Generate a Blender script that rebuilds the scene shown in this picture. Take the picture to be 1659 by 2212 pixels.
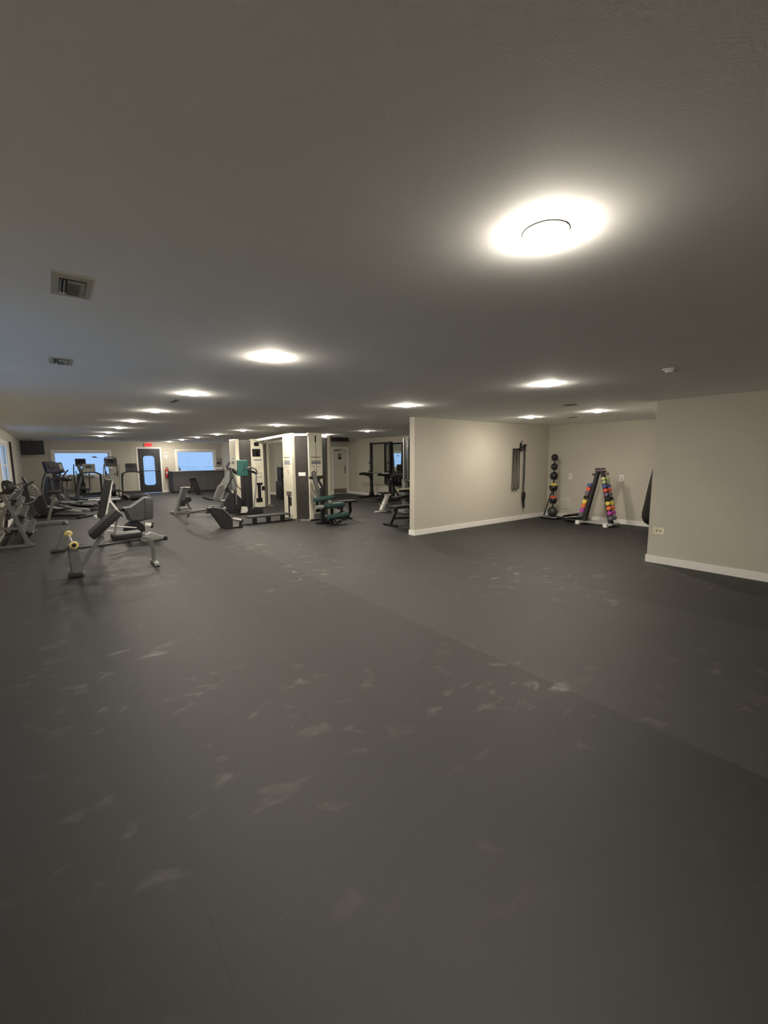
import bpy, bmesh, math, random
from mathutils import Vector, Matrix
random.seed(7)
for o in list(bpy.data.objects): bpy.data.objects.remove(o)
S = bpy.context.scene; COL = S.collection
PI = math.pi
# ---------------------------------------------------------------- camera
cam = bpy.data.cameras.new('camera'); co = bpy.data.objects.new('camera', cam); COL.objects.link(co)
F, PIT, ROL, YAW = 933.3, .1261, -.0071, .6544
fw = Vector((math.sin(YAW)*math.cos(PIT), math.cos(YAW)*math.cos(PIT), -math.sin(PIT)))
r0 = Vector((math.cos(YAW), -math.sin(YAW), 0)); u0 = r0.cross(fw)
rr = r0*math.cos(ROL)+u0*math.sin(ROL); uu = -r0*math.sin(ROL)+u0*math.cos(ROL)
M = Matrix((rr, uu, -fw)).transposed().to_4x4(); M.translation = (0, 0, 1.635)
co.matrix_world = M
cam.sensor_fit = 'VERTICAL'; cam.sensor_height = 24; cam.lens = F/2212*24
cam.clip_start = .05; cam.clip_end = 300
S.camera = co
# ---------------------------------------------------------------- world, exposure
w = bpy.data.worlds.new('dusk_sky'); S.world = w; w.use_nodes = True
nt = w.node_tree; nt.nodes.clear()
wo = nt.nodes.new('ShaderNodeOutputWorld'); bg = nt.nodes.new('ShaderNodeBackground')
tc = nt.nodes.new('ShaderNodeTexCoord'); sx = nt.nodes.new('ShaderNodeSeparateXYZ'); cr = nt.nodes.new('ShaderNodeValToRGB')
cr.color_ramp.elements[0].position = 0; cr.color_ramp.elements[0].color = (.36, .56, .92, 1)
cr.color_ramp.elements[1].position = 1; cr.color_ramp.elements[1].color = (.34, .54, .90, 1)
nt.links.new(tc.outputs['Generated'], sx.inputs[0]); nt.links.new(sx.outputs['Z'], cr.inputs[0])
nt.links.new(cr.outputs[0], bg.inputs[0]); bg.inputs[1].default_value = 1.2
nt.links.new(bg.outputs[0], wo.inputs[0])
S.view_settings.view_transform = 'Standard'; S.view_settings.look = 'None'
S.view_settings.exposure = 0; S.view_settings.gamma = 1; S.view_settings.use_curve_mapping = False
LAMP = 860.0
H = 2.44
# ---------------------------------------------------------------- materials
def mat(name, col, rough=.5, metal=0, var=.12, scale=6, bump=0, bscale=60, emit=None, coat=0, spec=.5):
    m = bpy.data.materials.new(name); m.use_nodes = True
    t = m.node_tree; b = t.nodes['Principled BSDF']
    c = t.nodes.new('ShaderNodeTexCoord'); n = t.nodes.new('ShaderNodeTexNoise')
    n.inputs['Scale'].default_value = scale; n.inputs['Detail'].default_value = 4
    t.links.new(c.outputs['Object'], n.inputs['Vector'])
    r = t.nodes.new('ShaderNodeValToRGB')
    r.color_ramp.elements[0].position = .3; r.color_ramp.elements[1].position = .7
    r.color_ramp.elements[0].color = tuple(x*(1-var) for x in col)+(1,)
    r.color_ramp.elements[1].color = tuple(min(1, x*(1+var)) for x in col)+(1,)
    t.links.new(n.outputs['Fac'], r.inputs[0]); t.links.new(r.outputs[0], b.inputs['Base Color'])
    b.inputs['Roughness'].default_value = rough; b.inputs['Metallic'].default_value = metal
    b.inputs['Specular IOR Level'].default_value = spec
    b.inputs['Coat Weight'].default_value = coat
    if bump:
        n2 = t.nodes.new('ShaderNodeTexNoise'); n2.inputs['Scale'].default_value = bscale; n2.inputs['Detail'].default_value = 3
        t.links.new(c.outputs['Object'], n2.inputs['Vector'])
        bp = t.nodes.new('ShaderNodeBump'); bp.inputs['Strength'].default_value = bump; bp.inputs['Distance'].default_value = .004
        t.links.new(n2.outputs['Fac'], bp.inputs['Height']); t.links.new(bp.outputs[0], b.inputs['Normal'])
    if emit:
        b.inputs['Emission Color'].default_value = emit[0]+(1,); b.inputs['Emission Strength'].default_value = emit[1]
    return m
MT = dict(
 wall=mat('greige_wall_paint', (.50,.47,.40), .75, var=.03, scale=2, bump=.08, bscale=160),
 ceil=mat('ceiling_paint', (.86,.86,.85), .85, var=.02, scale=2, bump=.06, bscale=140),
 trim=mat('white_trim_paint', (.80,.78,.74), .4, var=.03),
 cream=mat('cream_powder_coat', (.78,.74,.60), .4, var=.05, scale=3),
 creamd=mat('cream_panel_print', (.42,.39,.30), .6),  # darker cream for the print and round emblems on the columns
 smoke=mat('smoked_panel', (.050,.044,.042), .22, var=.2, scale=3),
 black=mat('black_powder_coat', (.009,.009,.010), .45, bump=.1),
 dgloss=mat('dark_grey_gloss', (.035,.038,.035), .22),
 blackg=mat('black_gloss', (.014,.014,.016), .2),
 dark=mat('charcoal_plastic', (.020,.020,.023), .5),
 navy=mat('dark_violet_plastic', (.018,.015,.028), .75, spec=.2),
 grey=mat('grey_painted_steel', (.135,.135,.13), .45),
 lgrey=mat('light_grey_steel', (.27,.28,.265), .45),
 white=mat('white_steel', (.75,.74,.70), .4),
 chrome=mat('chrome', (.75,.74,.72), .2, 1, var=.03),
 silver=mat('satin_silver', (.55,.55,.54), .35, .8, var=.05),
 pad=mat('charcoal_vinyl', (.011,.011,.012), .6, bump=.2, bscale=200),
 greypad=mat('grey_vinyl', (.055,.056,.058), .65, bump=.3, bscale=90),
 teal=mat('teal_vinyl', (.05,.22,.20), .5, bump=.2, bscale=150),
 dteal=mat('dark_teal_vinyl', (.030,.072,.068), .5, bump=.2, bscale=150),
 rub=mat('black_rubber', (.018,.018,.018), .6, bump=.2, bscale=200),
 cyel=mat('cream_yellow_plastic', (.72,.60,.20), .4), yel=mat('yellow_rubber', (.75,.58,.08), .45), ora=mat('orange_rubber', (.72,.17,.055), .45),
 red=mat('red_rubber', (.72,.10,.055), .45), mag=mat('magenta_rubber', (.40,.06,.33), .45),
 blue=mat('blue_rubber', (.06,.09,.26), .45), vio=mat('grey_violet_rubber', (.13,.10,.16), .45),
 grn=mat('pale_green_rubber', (.36,.40,.22), .45), lgn=mat('lime_rubber', (.45,.50,.20), .45),
 gry=mat('grey_rubber', (.11,.11,.13), .45), plum=mat('plum_rubber', (.10,.05,.09), .45),
 desk=mat('grey_laminate', (.085,.080,.085), .55, var=.06, scale=3),
 paper=mat('white_paper', (.8,.8,.78), .7), lab=mat('grey_print', (.26,.26,.27), .6),
 outl=mat('ivory_plastic', (.72,.68,.50), .4), slot=mat('outlet_slot', (.25,.24,.18), .6),
 kick=mat('brown_steel', (.22,.19,.16), .4, .4),
 door=mat('white_door_paint', (.60,.57,.50), .45, var=.03),
 bands=mat('grey_rubber_band', (.12,.115,.10), .6), redp=mat('red_enamel', (.45,.03,.025), .3),
 mirror=mat('mirror_silvering', (.80,.86,.80), .01, 1, var=.0),
 ext=mat('exit_sign_red', (.5,.02,.02), .5, emit=((1,.04,.05), .95)),
 extw=mat('exit_sign_letters', (.35,.0,.0), .5, emit=((1,.02,.02), .35)),
 lamp=mat('led_diffuser', (.9,.9,.85), .5, var=0, emit=((1,.91,.77), LAMP)),
 snow=mat('snowy_ground', (.95,.96,.96), .8, var=.03, scale=.6, bump=.2, bscale=4),
 tv=mat('television_screen', (.006,.006,.008), .35, spec=.15),
)
def glass():
    m = bpy.data.materials.new('window_glass'); m.use_nodes = True; t = m.node_tree; t.nodes.clear()
    o = t.nodes.new('ShaderNodeOutputMaterial'); mx = t.nodes.new('ShaderNodeMixShader')
    a = t.nodes.new('ShaderNodeBsdfTransparent'); g = t.nodes.new('ShaderNodeBsdfGlossy'); pass
    a.inputs[0].default_value = (.93, .96, .97, 1); g.inputs['Roughness'].default_value = .02
    mx.inputs[0].default_value = .04; t.links.new(a.outputs[0], mx.inputs[1]); t.links.new(g.outputs[0], mx.inputs[2])
    t.links.new(mx.outputs[0], o.inputs[0]); return m
MT['glass'] = glass()
def floor_mat(k):
    """black rubber rolls: fine flecks, dusty scuffs, smoother worn spots"""
    m = bpy.data.materials.new('rubber_roll_%d' % k); m.use_nodes = True; t = m.node_tree; b = t.nodes['Principled BSDF']
    N = t.nodes.new; L = t.links.new
    c = N('ShaderNodeNewGeometry')
    big = N('ShaderNodeTexNoise'); big.inputs['Scale'].default_value = .9; big.inputs['Detail'].default_value = 5
    mp = N('ShaderNodeMapping'); mp.inputs['Scale'].default_value = (1.0, 1.6, 1); L(c.outputs['Position'], mp.inputs[0])
    scf = N('ShaderNodeTexNoise'); scf.inputs['Scale'].default_value = 4.2; scf.inputs['Detail'].default_value = 6; scf.inputs['Distortion'].default_value = .6
    spk = N('ShaderNodeTexNoise'); spk.inputs['Scale'].default_value = 260; spk.inputs['Detail'].default_value = 1
    L(c.outputs['Position'], big.inputs['Vector']); L(mp.outputs[0], scf.inputs['Vector']); L(c.outputs['Position'], spk.inputs['Vector'])
    base = [.016, .020, .028][k % 3] 
    r1 = N('ShaderNodeValToRGB'); r1.color_ramp.elements[0].position = .3; r1.color_ramp.elements[1].position = .75
    r1.color_ramp.elements[0].color = (base*.86, base*.83, base*.80, 1); r1.color_ramp.elements[1].color = (base*1.2, base*1.12, base*1.04, 1)
    L(big.outputs['Fac'], r1.inputs[0])
    r2 = N('ShaderNodeValToRGB'); r2.color_ramp.elements[0].position = .59; r2.color_ramp.elements[1].position = .76
    r2.color_ramp.elements[0].color = (0, 0, 0, 1); r2.color_ramp.elements[1].color = (1, 1, 1, 1); L(scf.outputs['Fac'], r2.inputs[0])
    msk = N('ShaderNodeTexNoise'); msk.inputs['Scale'].default_value = .42; msk.inputs['Detail'].default_value = 2; L(c.outputs['Position'], msk.inputs['Vector'])
    mr = N('ShaderNodeMapRange'); mr.inputs['From Min'].default_value = .42; mr.inputs['From Max'].default_value = .62; L(msk.outputs['Fac'], mr.inputs['Value'])
    mm = N('ShaderNodeMath'); mm.operation = 'MULTIPLY'; L(r2.outputs[0], mm.inputs[0]); L(mr.outputs[0], mm.inputs[1])
    mx = N('ShaderNodeMixRGB'); mx.inputs[2].default_value = (.085, .078, .068, 1)
    ml = N('ShaderNodeMath'); ml.operation = 'MULTIPLY'; ml.inputs[1].default_value = .55; L(mm.outputs[0], ml.inputs[0])
    L(ml.outputs[0], mx.inputs[0]); L(r1.outputs[0], mx.inputs[1])
    r3 = N('ShaderNodeValToRGB'); r3.color_ramp.elements[0].position = .35; r3.color_ramp.elements[1].position = .7
    r3.color_ramp.elements[0].color = (.85, .85, .85, 1); r3.color_ramp.elements[1].color = (1.15, 1.15, 1.15, 1); L(spk.outputs['Fac'], r3.inputs[0])
    m2 = N('ShaderNodeMixRGB'); m2.blend_type = 'MULTIPLY'; m2.inputs[0].default_value = 1; L(mx.outputs[0], m2.inputs[1]); L(r3.outputs[0], m2.inputs[2])
    L(m2.outputs[0], b.inputs['Base Color'])
    rg = N('ShaderNodeMapRange'); rg.inputs['To Min'].default_value = .62; rg.inputs['To Max'].default_value = .30; L(mm.outputs[0], rg.inputs['Value'])
    L(rg.outputs[0], b.inputs['Roughness']); b.inputs['Specular IOR Level'].default_value = .5
    bp = N('ShaderNodeBump'); bp.inputs['Strength'].default_value = .25; bp.inputs['Distance'].default_value = .003
    L(spk.outputs['Fac'], bp.inputs['Height']); L(bp.outputs[0], b.inputs['Normal'])
    return m
# ---------------------------------------------------------------- mesh builder
def V(*a): return Vector(a)
class MB:
    def __init__(s): s.bm = bmesh.new()
    def _rot(s, vs, c, rot):
        if rot:
            R = Matrix.Rotation(rot[2], 3, 'Z') @ Matrix.Rotation(rot[1], 3, 'Y') @ Matrix.Rotation(rot[0], 3, 'X')
            bmesh.ops.rotate(s.bm, verts=vs, cent=c, matrix=R)
    def box(s, c, d, rot=None, bev=0):
        c = Vector(c); r = bmesh.ops.create_cube(s.bm, size=1)['verts']
        for v in r: v.co = Vector((v.co.x*d[0], v.co.y*d[1], v.co.z*d[2])) + c
        if bev:
            es = list({e for v in r for e in v.link_edges}); n0 = set(s.bm.verts) - set(r)
            bmesh.ops.bevel(s.bm, geom=es, offset=bev, segments=2, affect='EDGES', profile=.6)
            r = [v for v in s.bm.verts if v not in n0]
        s._rot(r, c, rot); return s
    def span(s, a, b, bev=0):
        a, b = Vector(a), Vector(b); return s.box((a+b)/2, [abs(x) for x in (b-a)], bev=bev)
    def cyl(s, a, b, r, r2=None, n=16, caps=True):
        a, b = Vector(a), Vector(b); d = b-a; r2 = r if r2 is None else r2
        q = Vector((0, 0, 1)).rotation_difference(d.normalized()).to_matrix().to_4x4(); q.translation = (a+b)/2
        bmesh.ops.create_cone(s.bm, cap_ends=caps, segments=n, radius1=r, radius2=r2, depth=d.length, matrix=q); return s
    def ball(s, c, r, sc=(1, 1, 1), u=20, v=12):
        m = Matrix.Diagonal((r*sc[0], r*sc[1], r*sc[2], 1)); m.translation = c
        bmesh.ops.create_uvsphere(s.bm, u_segments=u, v_segments=v, radius=1, matrix=m); return s
    def tube(s, pts, r, n=10, rnd=0, flat=None):
        """swept tube; flat=(w,h) gives a rectangular bar; rnd rounds the corners"""
        P = [Vector(p) for p in pts]
        if rnd:
            Q = [P[0]]
            for i in range(1, len(P)-1):
                a, b, c = P[i-1], P[i], P[i+1]
                ra = min(rnd, (a-b).length*.45); rb = min(rnd, (c-b).length*.45)
                p0 = b+(a-b).normalized()*ra; p2 = b+(c-b).normalized()*rb
                for t in (0, .25, .5, .75, 1): Q.append(p0*(1-t)**2+b*2*t*(1-t)+p2*t*t)
            Q.append(P[-1]); P = Q
        prev = None; up = None; rings = []
        for i, p in enumerate(P):
            t = (P[min(i+1, len(P)-1)]-P[max(i-1, 0)]).normalized()
            if up is None:
                up = Vector((0, 0, 1)) if abs(t.z) < .9 else Vector((0, 1, 0))
            x = t.cross(up).normalized(); up = x.cross(t).normalized()
            ring = []
            if flat:
                for a, b in ((-1, -1), (1, -1), (1, 1), (-1, 1)): ring.append(s.bm.verts.new(p+x*a*flat[0]/2+up*b*flat[1]/2))
            else:
                rad = r(i/(len(P)-1)) if callable(r) else r
                for k in range(n):
                    a = 2*PI*k/n; ring.append(s.bm.verts.new(p+(x*math.cos(a)+up*math.sin(a))*rad))
            rings.append(ring)
        for A, B in zip(rings, rings[1:]):
            for k in range(len(A)): s.bm.faces.new((A[k], A[(k+1) % len(A)], B[(k+1) % len(A)], B[k]))
        s.bm.faces.new(rings[0][::-1]); s.bm.faces.new(rings[-1]); return s
    def prism(s, poly, ax, a, b, bev=0):
        """poly = 2D outline in the plane normal to axis ax ('x','y','z'), extruded from a to b"""
        def mk(p, h): return {'x': (h, p[0], p[1]), 'y': (p[0], h, p[1]), 'z': (p[0], p[1], h)}[ax]
        A = [s.bm.verts.new(mk(p, a)) for p in poly]; B = [s.bm.verts.new(mk(p, b)) for p in poly]
        fs = [s.bm.faces.new(A[::-1]), s.bm.faces.new(B)]
        for k in range(len(A)): fs.append(s.bm.faces.new((A[k], A[(k+1) % len(A)], B[(k+1) % len(A)], B[k])))
        bmesh.ops.recalc_face_normals(s.bm, faces=fs)
        if bev: bmesh.ops.bevel(s.bm, geom=list({e for f in fs[:2] for e in f.edges}), offset=bev, segments=2, affect='EDGES')
        return s
    def lathe(s, prof, c=(0, 0, 0), n=24):
        c = Vector(c); R = []
        for r, z in prof: R.append([s.bm.verts.new(c+Vector((r*math.cos(2*PI*k/n), r*math.sin(2*PI*k/n), z))) for k in range(n)])
        for A, B in zip(R, R[1:]):
            for k in range(n): s.bm.faces.new((A[k], A[(k+1) % n], B[(k+1) % n], B[k]))
        s.bm.faces.new(R[0][::-1]); s.bm.faces.new(R[-1]); return s
    def ring(s, c, R, r, ax='x', n=28, m=8):
        c = Vector(c); G = []
        for k in range(n):
            a = 2*PI*k/n; row = []
            for j in range(m):
                b = 2*PI*j/m; q = R+r*math.cos(b); p = (q*math.cos(a), q*math.sin(a), r*math.sin(b))
                p = {'z': p, 'x': (p[2], p[0], p[1]), 'y': (p[0], p[2], p[1])}[ax]
                row.append(s.bm.verts.new(c+Vector(p)))
            G.append(row)
        for k in range(n):
            for j in range(m): s.bm.faces.new((G[k][j], G[(k+1) % n][j], G[(k+1) % n][(j+1) % m], G[k][(j+1) % m]))
        return s
    def build(s, name, m, parent=None, world=False, smooth=True, label=None, **tags):
        if world and parent:
            bmesh.ops.translate(s.bm, verts=s.bm.verts, vec=-parent.location)
        bmesh.ops.recalc_face_normals(s.bm, faces=s.bm.faces)
        me = bpy.data.meshes.new(name); s.bm.to_mesh(me); s.bm.free()
        if smooth:
            for p in me.polygons: p.use_smooth = True
            me.set_sharp_from_angle(angle=math.radians(35))
        me.materials.append(MT[m] if isinstance(m, str) else m)
        o = bpy.data.objects.new(name, me); COL.objects.link(o); o.parent = parent
        if label: o['label'] = label
        for k, v in tags.items(): o[k] = v
        return o
def empty(name, loc, rz=0, **tags):
    o = bpy.data.objects.new(name, None); COL.objects.link(o); o.location = loc; o.rotation_euler = (0, 0, rz)
    o.empty_display_size = .1
    for k, v in tags.items(): o[k] = v
    return o
def thing(name, label, cat, loc, rz=0, group=None):
    o = empty(name, loc, rz, label=label, category=cat)
    if group: o['group'] = group
    return o
def kids(o): return [c for c in bpy.data.objects if c.parent == o]
def copy_tree(o, loc=None, label=None, rot=None, parent=None):
    ch = kids(o); c = o.copy(); COL.objects.link(c); c.parent = parent
    if loc is not None: c.location = loc
    if rot is not None: c.rotation_euler = rot
    if label: c['label'] = label
    for k in ch: copy_tree(k, parent=c)
    return c
# ---------------------------------------------------------------- the setting
XL, XR, YF, YB, YD, XS = -.93, 10.80, 23.4, -2.6, 16.7, 7.17
XW, YW = 7.23, 2.73            # the wall block at the right
YP, XP = 6.69, 5.93            # partition: near face, free end
T = .12
def wall(name, ax, at, th, a, b, holes=(), z1=H, m='wall'):
    """wall in a plane ax=at..at+th, running a..b, openings (p,q,z0,z1)"""
    g = MB()
    def put(p, q, u, v):
        if q-p < 1e-4 or v-u < 1e-4: return
        if ax == 'x': g.span((at, p, u), (at+th, q, v))
        else: g.span((p, at, u), (q, at+th, v))
    cur = a
    for (p, q, u, v) in sorted(holes):
        put(cur, p, 0, z1); put(p, q, 0, u); put(p, q, v, z1); cur = q
    put(cur, b, 0, z1)
    return g.build(name, m, smooth=False, kind='structure')
W1 = (.15, 2.16, .93, 1.95); W2 = (5.03, 6.80, .95, 2.0); D1 = (3.32, 4.26, 0, 2.12)
JY, X2 = 18.6, 7.9
LW = (13.7, 16.1, .93, 2.05); LW2 = (2.9, 6.7, .93, 2.05)
D2 = (9.98, 10.70, 0, 2.02)
fl = empty('floor', (0, 0, 0), kind='structure')
MB().span((XL-T, YB-T, -.12), (XR+T, YF+T, -.012)).build('slab', 'dark', fl, smooth=False)
fm = [floor_mat(k) for k in range(3)]
x = .32-1.22*1; i = 0
edges = [XL-.0]
while x < XR: 
    if x > XL+.1: edges.append(x)
    x += 1.22
edges.append(XR)
tone = [0, 0, 0, 2, 2, 1, 1, 1, 0, 1, 0, 1]
for k, (a, b) in enumerate(zip(edges, edges[1:])):
    cut = 5.1 + ((k*3.7) % 9)
    for (p, q) in ((YB, cut), (cut, YF)):
        MB().span((a+.0002, p+.0002, -.012), (b-.0002, q-.0002, 0)).build('rubber_roll', fm[tone[k % len(tone)]], fl, smooth=False)
MB().span((XL-T, YB-T, H), (XR+T, YF+T, H+.12)).build('ceiling', 'ceil', smooth=False, kind='structure')
wall('wall_left', 'x', XL-T, T, YB-T, YF+T, (LW, LW2))
wall('wall_far', 'y', YF, T, XL, XS+T, (W1, W2, D1))
wall('wall_side', 'x', XS, T, JY+T, YF)
wall('wall_jog', 'y', JY, T, XS, X2+T)
wall('wall_side_short', 'x', X2, T, YD+T, JY)
wall('wall_back', 'y', YD, T, X2, XR, (D2,))
wall('wall_right', 'x', XR, T, YB-T, YD+T)
wall('wall_near', 'y', YB-T, T, XL, XR)
wall('wall_partition', 'y', YP, .15, XP, XR)
MB().span((XW, YB, 0), (XW+.14, YW, H)).span((XW+.14, YW-.14, 0), (XR, YW, H)).build('wall_block', 'wall', smooth=False, kind='structure')
bb = .11; bt = .016
def base(name, *boxes):
    g = MB()
    for a, b in boxes: g.span(a, b, bev=.004)
    g.build(name, 'trim', smooth=False, kind='structure')
base('baseboard_partition', ((XP-.0, YP-bt, 0), (XR, YP, bb)), ((XP-bt, YP-bt, 0), (XP, YP+.15+bt, bb)), ((XP, YP+.15, 0), (XR, YP+.15+bt, bb)))
base('baseboard_nook', ((XR-bt, YW, 0), (XR, YP-bt, bb)))
base('baseboard_block', ((XW-bt, YB, 0), (XW, YW+bt, bb)), ((XW, YW, 0), (XR-bt, YW+bt, bb)))
base('baseboard_right', ((XR-bt, YP+.15+bt, 0), (XR, YD, bb)))
base('baseboard_back', ((X2, YD-bt, 0), (9.91, YD, bb)))
base('baseboard_side', ((XS-bt, JY, 0), (XS, YF, bb)), ((XS, JY-bt, 0), (X2-bt, JY, bb)), ((X2-bt, YD, 0), (X2, JY, bb)))
base('baseboard_far', ((XL, YF-bt, 0), (3.25, YF, bb)), ((4.33, YF-bt, 0), (XS-bt, YF, bb)))
base('baseboard_left', ((XL, YB, 0), (XL+bt, YF-bt, bb)))
def window(name, ax, at, o, th, mull=(), inside=-1, cw=.10):
    """casing on the room side, jamb lining, sash frame, glass"""
    e = empty(name, (0, 0, 0), kind='structure'); p, q, u, v = o
    def B(g, a, b, c, d, n0, n1, bev=.004):
        if ax == 'y': g.span((a, n0, c), (b, n1, d), bev=bev)
        else: g.span((n0, a, c), (n1, b, d), bev=bev)
    n = at if inside < 0 else at+th; s = inside
    g = MB()
    B(g, p-cw, q+cw, v, v+cw, n, n+s*.02); B(g, p-cw, q+cw, u-cw, u, n, n+s*.02)
    B(g, p-cw, p, u, v, n, n+s*.02); B(g, q, q+cw, u, v, n, n+s*.02)
    g.build('casing', 'trim', e, smooth=False)
    g = MB(); B(g, p-.02, q+.02, u-.012, u+.012, n+s*.05, n-s*.06); g.build('sill', 'trim', e, smooth=False)
    mid = at+th*.5 if inside < 0 else at+th-.025; g = MB(); f = .045
    B(g, p, q, u, u+f, mid-.02, mid+.02); B(g, p, q, v-f, v, mid-.02, mid+.02)
    B(g, p, p+f, u+f, v-f, mid-.02, mid+.02); B(g, q-f, q, u+f, v-f, mid-.02, mid+.02)
    for k in mull:
        B(g, k-.025, k+.025, u+f, v-f, mid-.02, mid+.02)
    if mull: B(g, p+f, q-f, (u+v)/2-.02, (u+v)/2+.02, mid-.015, mid+.015)
    g.build('sash_frame', 'trim', e, smooth=False)
    g = MB(); B(g, p+f, q-f, u+f, v-f, mid-.003, mid+.003, 0); g.build('pane', 'glass', e, smooth=False)
    return e
w1 = window('window_1', 'y', YF, W1, T)
w2 = window('window_2', 'y', YF, W2, T)
window('window_3', 'x', XL-T, LW, T, (14.9,), 1)
window('window_4', 'x', XL-T, LW2, T, (4.7,), 1)
# faded marks stuck on the far panes
g = MB()
for (x, z, dx, dz, r) in ((6.60, 1.52, .05, .008, -.9), (6.55, 1.38, .018, .014, 0), (6.47, 1.22, .06, .008, .1), (6.52, 1.20, .03, .008, -.8)):
    g.box((x, YF+.055, z), (dx*1.6, .003, dz*1.6), rot=(0, -r, 0))
g.build('pane_marks', 'lab', w2, smooth=False, label='small dark marks on the glass')
MB().prism([(1.48, 1.74), (1.62, 1.78), (1.75, 1.69), (1.60, 1.70)], 'y', YF+.052, YF+.055).build('pane_sticker', 'lab', w1, smooth=False, label='faint slanted sticker on the glass')
# exit door
d = empty('door_1', (0, 0, 0), kind='structure')
g = MB(); p, q = D1[0], D1[1]
g.span((p-.07, YF-.02, 0), (p, YF, D1[3]+.07)); g.span((q, YF-.02, 0), (q+.07, YF, D1[3]+.07)); g.span((p, YF-.02, D1[3]), (q, YF, D1[3]+.07))
g.build('door_frame', 'trim', d, smooth=False)
def rrect(x0, x1, z0, z1, r, n=6):
    P = []
    for cx, cz, a0 in ((x1-r, z1-r, 0), (x0+r, z1-r, PI/2), (x0+r, z0+r, PI), (x1-r, z0+r, 1.5*PI)):
        for k in range(n+1): a = a0+PI/2*k/n; P.append((cx+r*math.cos(a), cz+r*math.sin(a)))
    return P
def ringplate(g, out, inn, y0, y1):
    """plate with a rounded opening: outer outline sampled to the same count as the inner one"""
    bm = g.bm; A = [[bm.verts.new((x, y, z)) for x, z in P] for y in (y0, y1) for P in (out, inn)]; n = len(out)
    for k in range(n):
        j = (k+1) % n
        bm.faces.new((A[0][k], A[0][j], A[1][j], A[1][k])); bm.faces.new((A[2][j], A[2][k], A[3][k], A[3][j]))
        bm.faces.new((A[0][j], A[0][k], A[2][k], A[2][j])); bm.faces.new((A[1][k], A[1][j], A[3][j], A[3][k]))
inn = rrect(3.53, 4.02, .38, 1.78, .13); x0, x1, z0, z1 = p+.005, q-.005, .015, D1[3]-.005
cs = [(x1, z1), (x0, z1), (x0, z0), (x1, z0)]; out = []
cx, cz = (x0+x1)/2, (z0+z1)/2
for k, (x, z) in enumerate(inn):
    t = min((x1-cx)/max(abs(x-cx), 1e-6), (z1-cz)/max(abs(z-cz), 1e-6)); out.append((cx+(x-cx)*t, cz+(z-cz)*t))
for c in cs:
    k = min(range(len(out)), key=lambda i: (out[i][0]-c[0])**2+(out[i][1]-c[1])**2); out[k] = c
g = MB(); ringplate(g, out, inn, YF+.02, YF+.065); g.build('door_panel', 'dark', d, smooth=False)
MB().prism(rrect(3.52, 4.03, .37, 1.79, .13), 'y', YF+.040, YF+.046).build('pane', 'glass', d, smooth=False)
g = MB(); g.cyl((p+.05, YF-.03, 1.07), (q-.05, YF-.03, 1.07), .017); g.box((p+.08, YF-.005, 1.07), (.05, .05, .07), bev=.008); g.box((q-.08, YF-.005, 1.07), (.05, .05, .09), bev=.008)
g.build('push_bar', 'blackg', d)
# white inner door
d = empty('door_2', (0, 0, 0), kind='structure'); p, q = D2[0], D2[1]
g = MB(); g.span((p-.08, YD-.025, 0), (p, YD, D2[3]+.08)); g.span((q, YD-.025, 0), (q+.08, YD, D2[3]+.08)); g.span((p, YD-.025, D2[3]), (q, YD, D2[3]+.08))
g.build('door_frame', 'trim', d, smooth=False)
MB().span((p+.004, YD+.02, .012), (q-.004, YD+.06, D2[3]-.004)).build('door_panel', 'door', d, smooth=False)
MB().span((p+.03, YD+.014, .03), (q-.03, YD+.02, .24)).build('kick_plate', 'kick', d, smooth=False)
MB().span((q-.12, YD+.012, .92), (q-.06, YD+.02, 1.28), bev=.002).build('push_plate', 'kick', d, smooth=False)
g = MB(); g.box((p+.2, YD-.01, D2[3]-.07), (.26, .05, .06), bev=.008); g.tube([(p+.3, YD-.02, D2[3]-.03), (p+.45, YD-.12, D2[3]-.02), (p+.12, YD-.02, D2[3]+.02)], .008)
g.build('door_closer', 'kick', d)
sg = MB().span((10.26, YD+.011, 1.56), (10.43, YD+.019, 1.80), bev=.002).build('restroom_sign', 'black', d, smooth=False, label='black restroom sign with pale figures')
g = MB()
for xx in (10.31, 10.38):
    g.cyl((xx, YD+.008, 1.76), (xx, YD+.011, 1.76), .012, n=12); g.prism([(xx-.014, 1.742), (xx+.014, 1.742), (xx+.020, 1.69), (xx+.008, 1.69), (xx+.007, 1.645), (xx-.007, 1.645), (xx-.008, 1.69), (xx-.020, 1.69)], 'y', YD+.008, YD+.011)
g.build('sign_figures', 'paper', sg, smooth=False)
MB().span((-60, -40, -.4), (60, 120, -.25)).build('ground_outside', 'snow', smooth=False, kind='structure')
# mirror panels on the right wall
for k, (a, b) in enumerate(((13.78, 14.90), (12.64, 13.765), (11.50, 12.625))):
    e = thing('wall_mirror', ['tall frameless mirror panel left of the three behind the black rack', 'tall mirror panel between the black rack uprights, showing the blue window', 'mirror panel nearest the partition wall, partly hidden by the cable column'][k], 'mirror', (XR-.018, (a+b)/2, .53), group='mirror panels on the right wall')
    MB().box((XR-.018, (a+b)/2, 1.36), (.005, b-a, 1.66), rot=(0, 0, .020)).build('mirror_glass', 'mirror', e, world=True, smooth=False)
    for yy in (a+.2, b-.2): MB().span((XR-.034, yy-.02, .515), (XR, yy+.02, .535)).build('mirror_clip', 'chrome', e, world=True, smooth=False)
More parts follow.
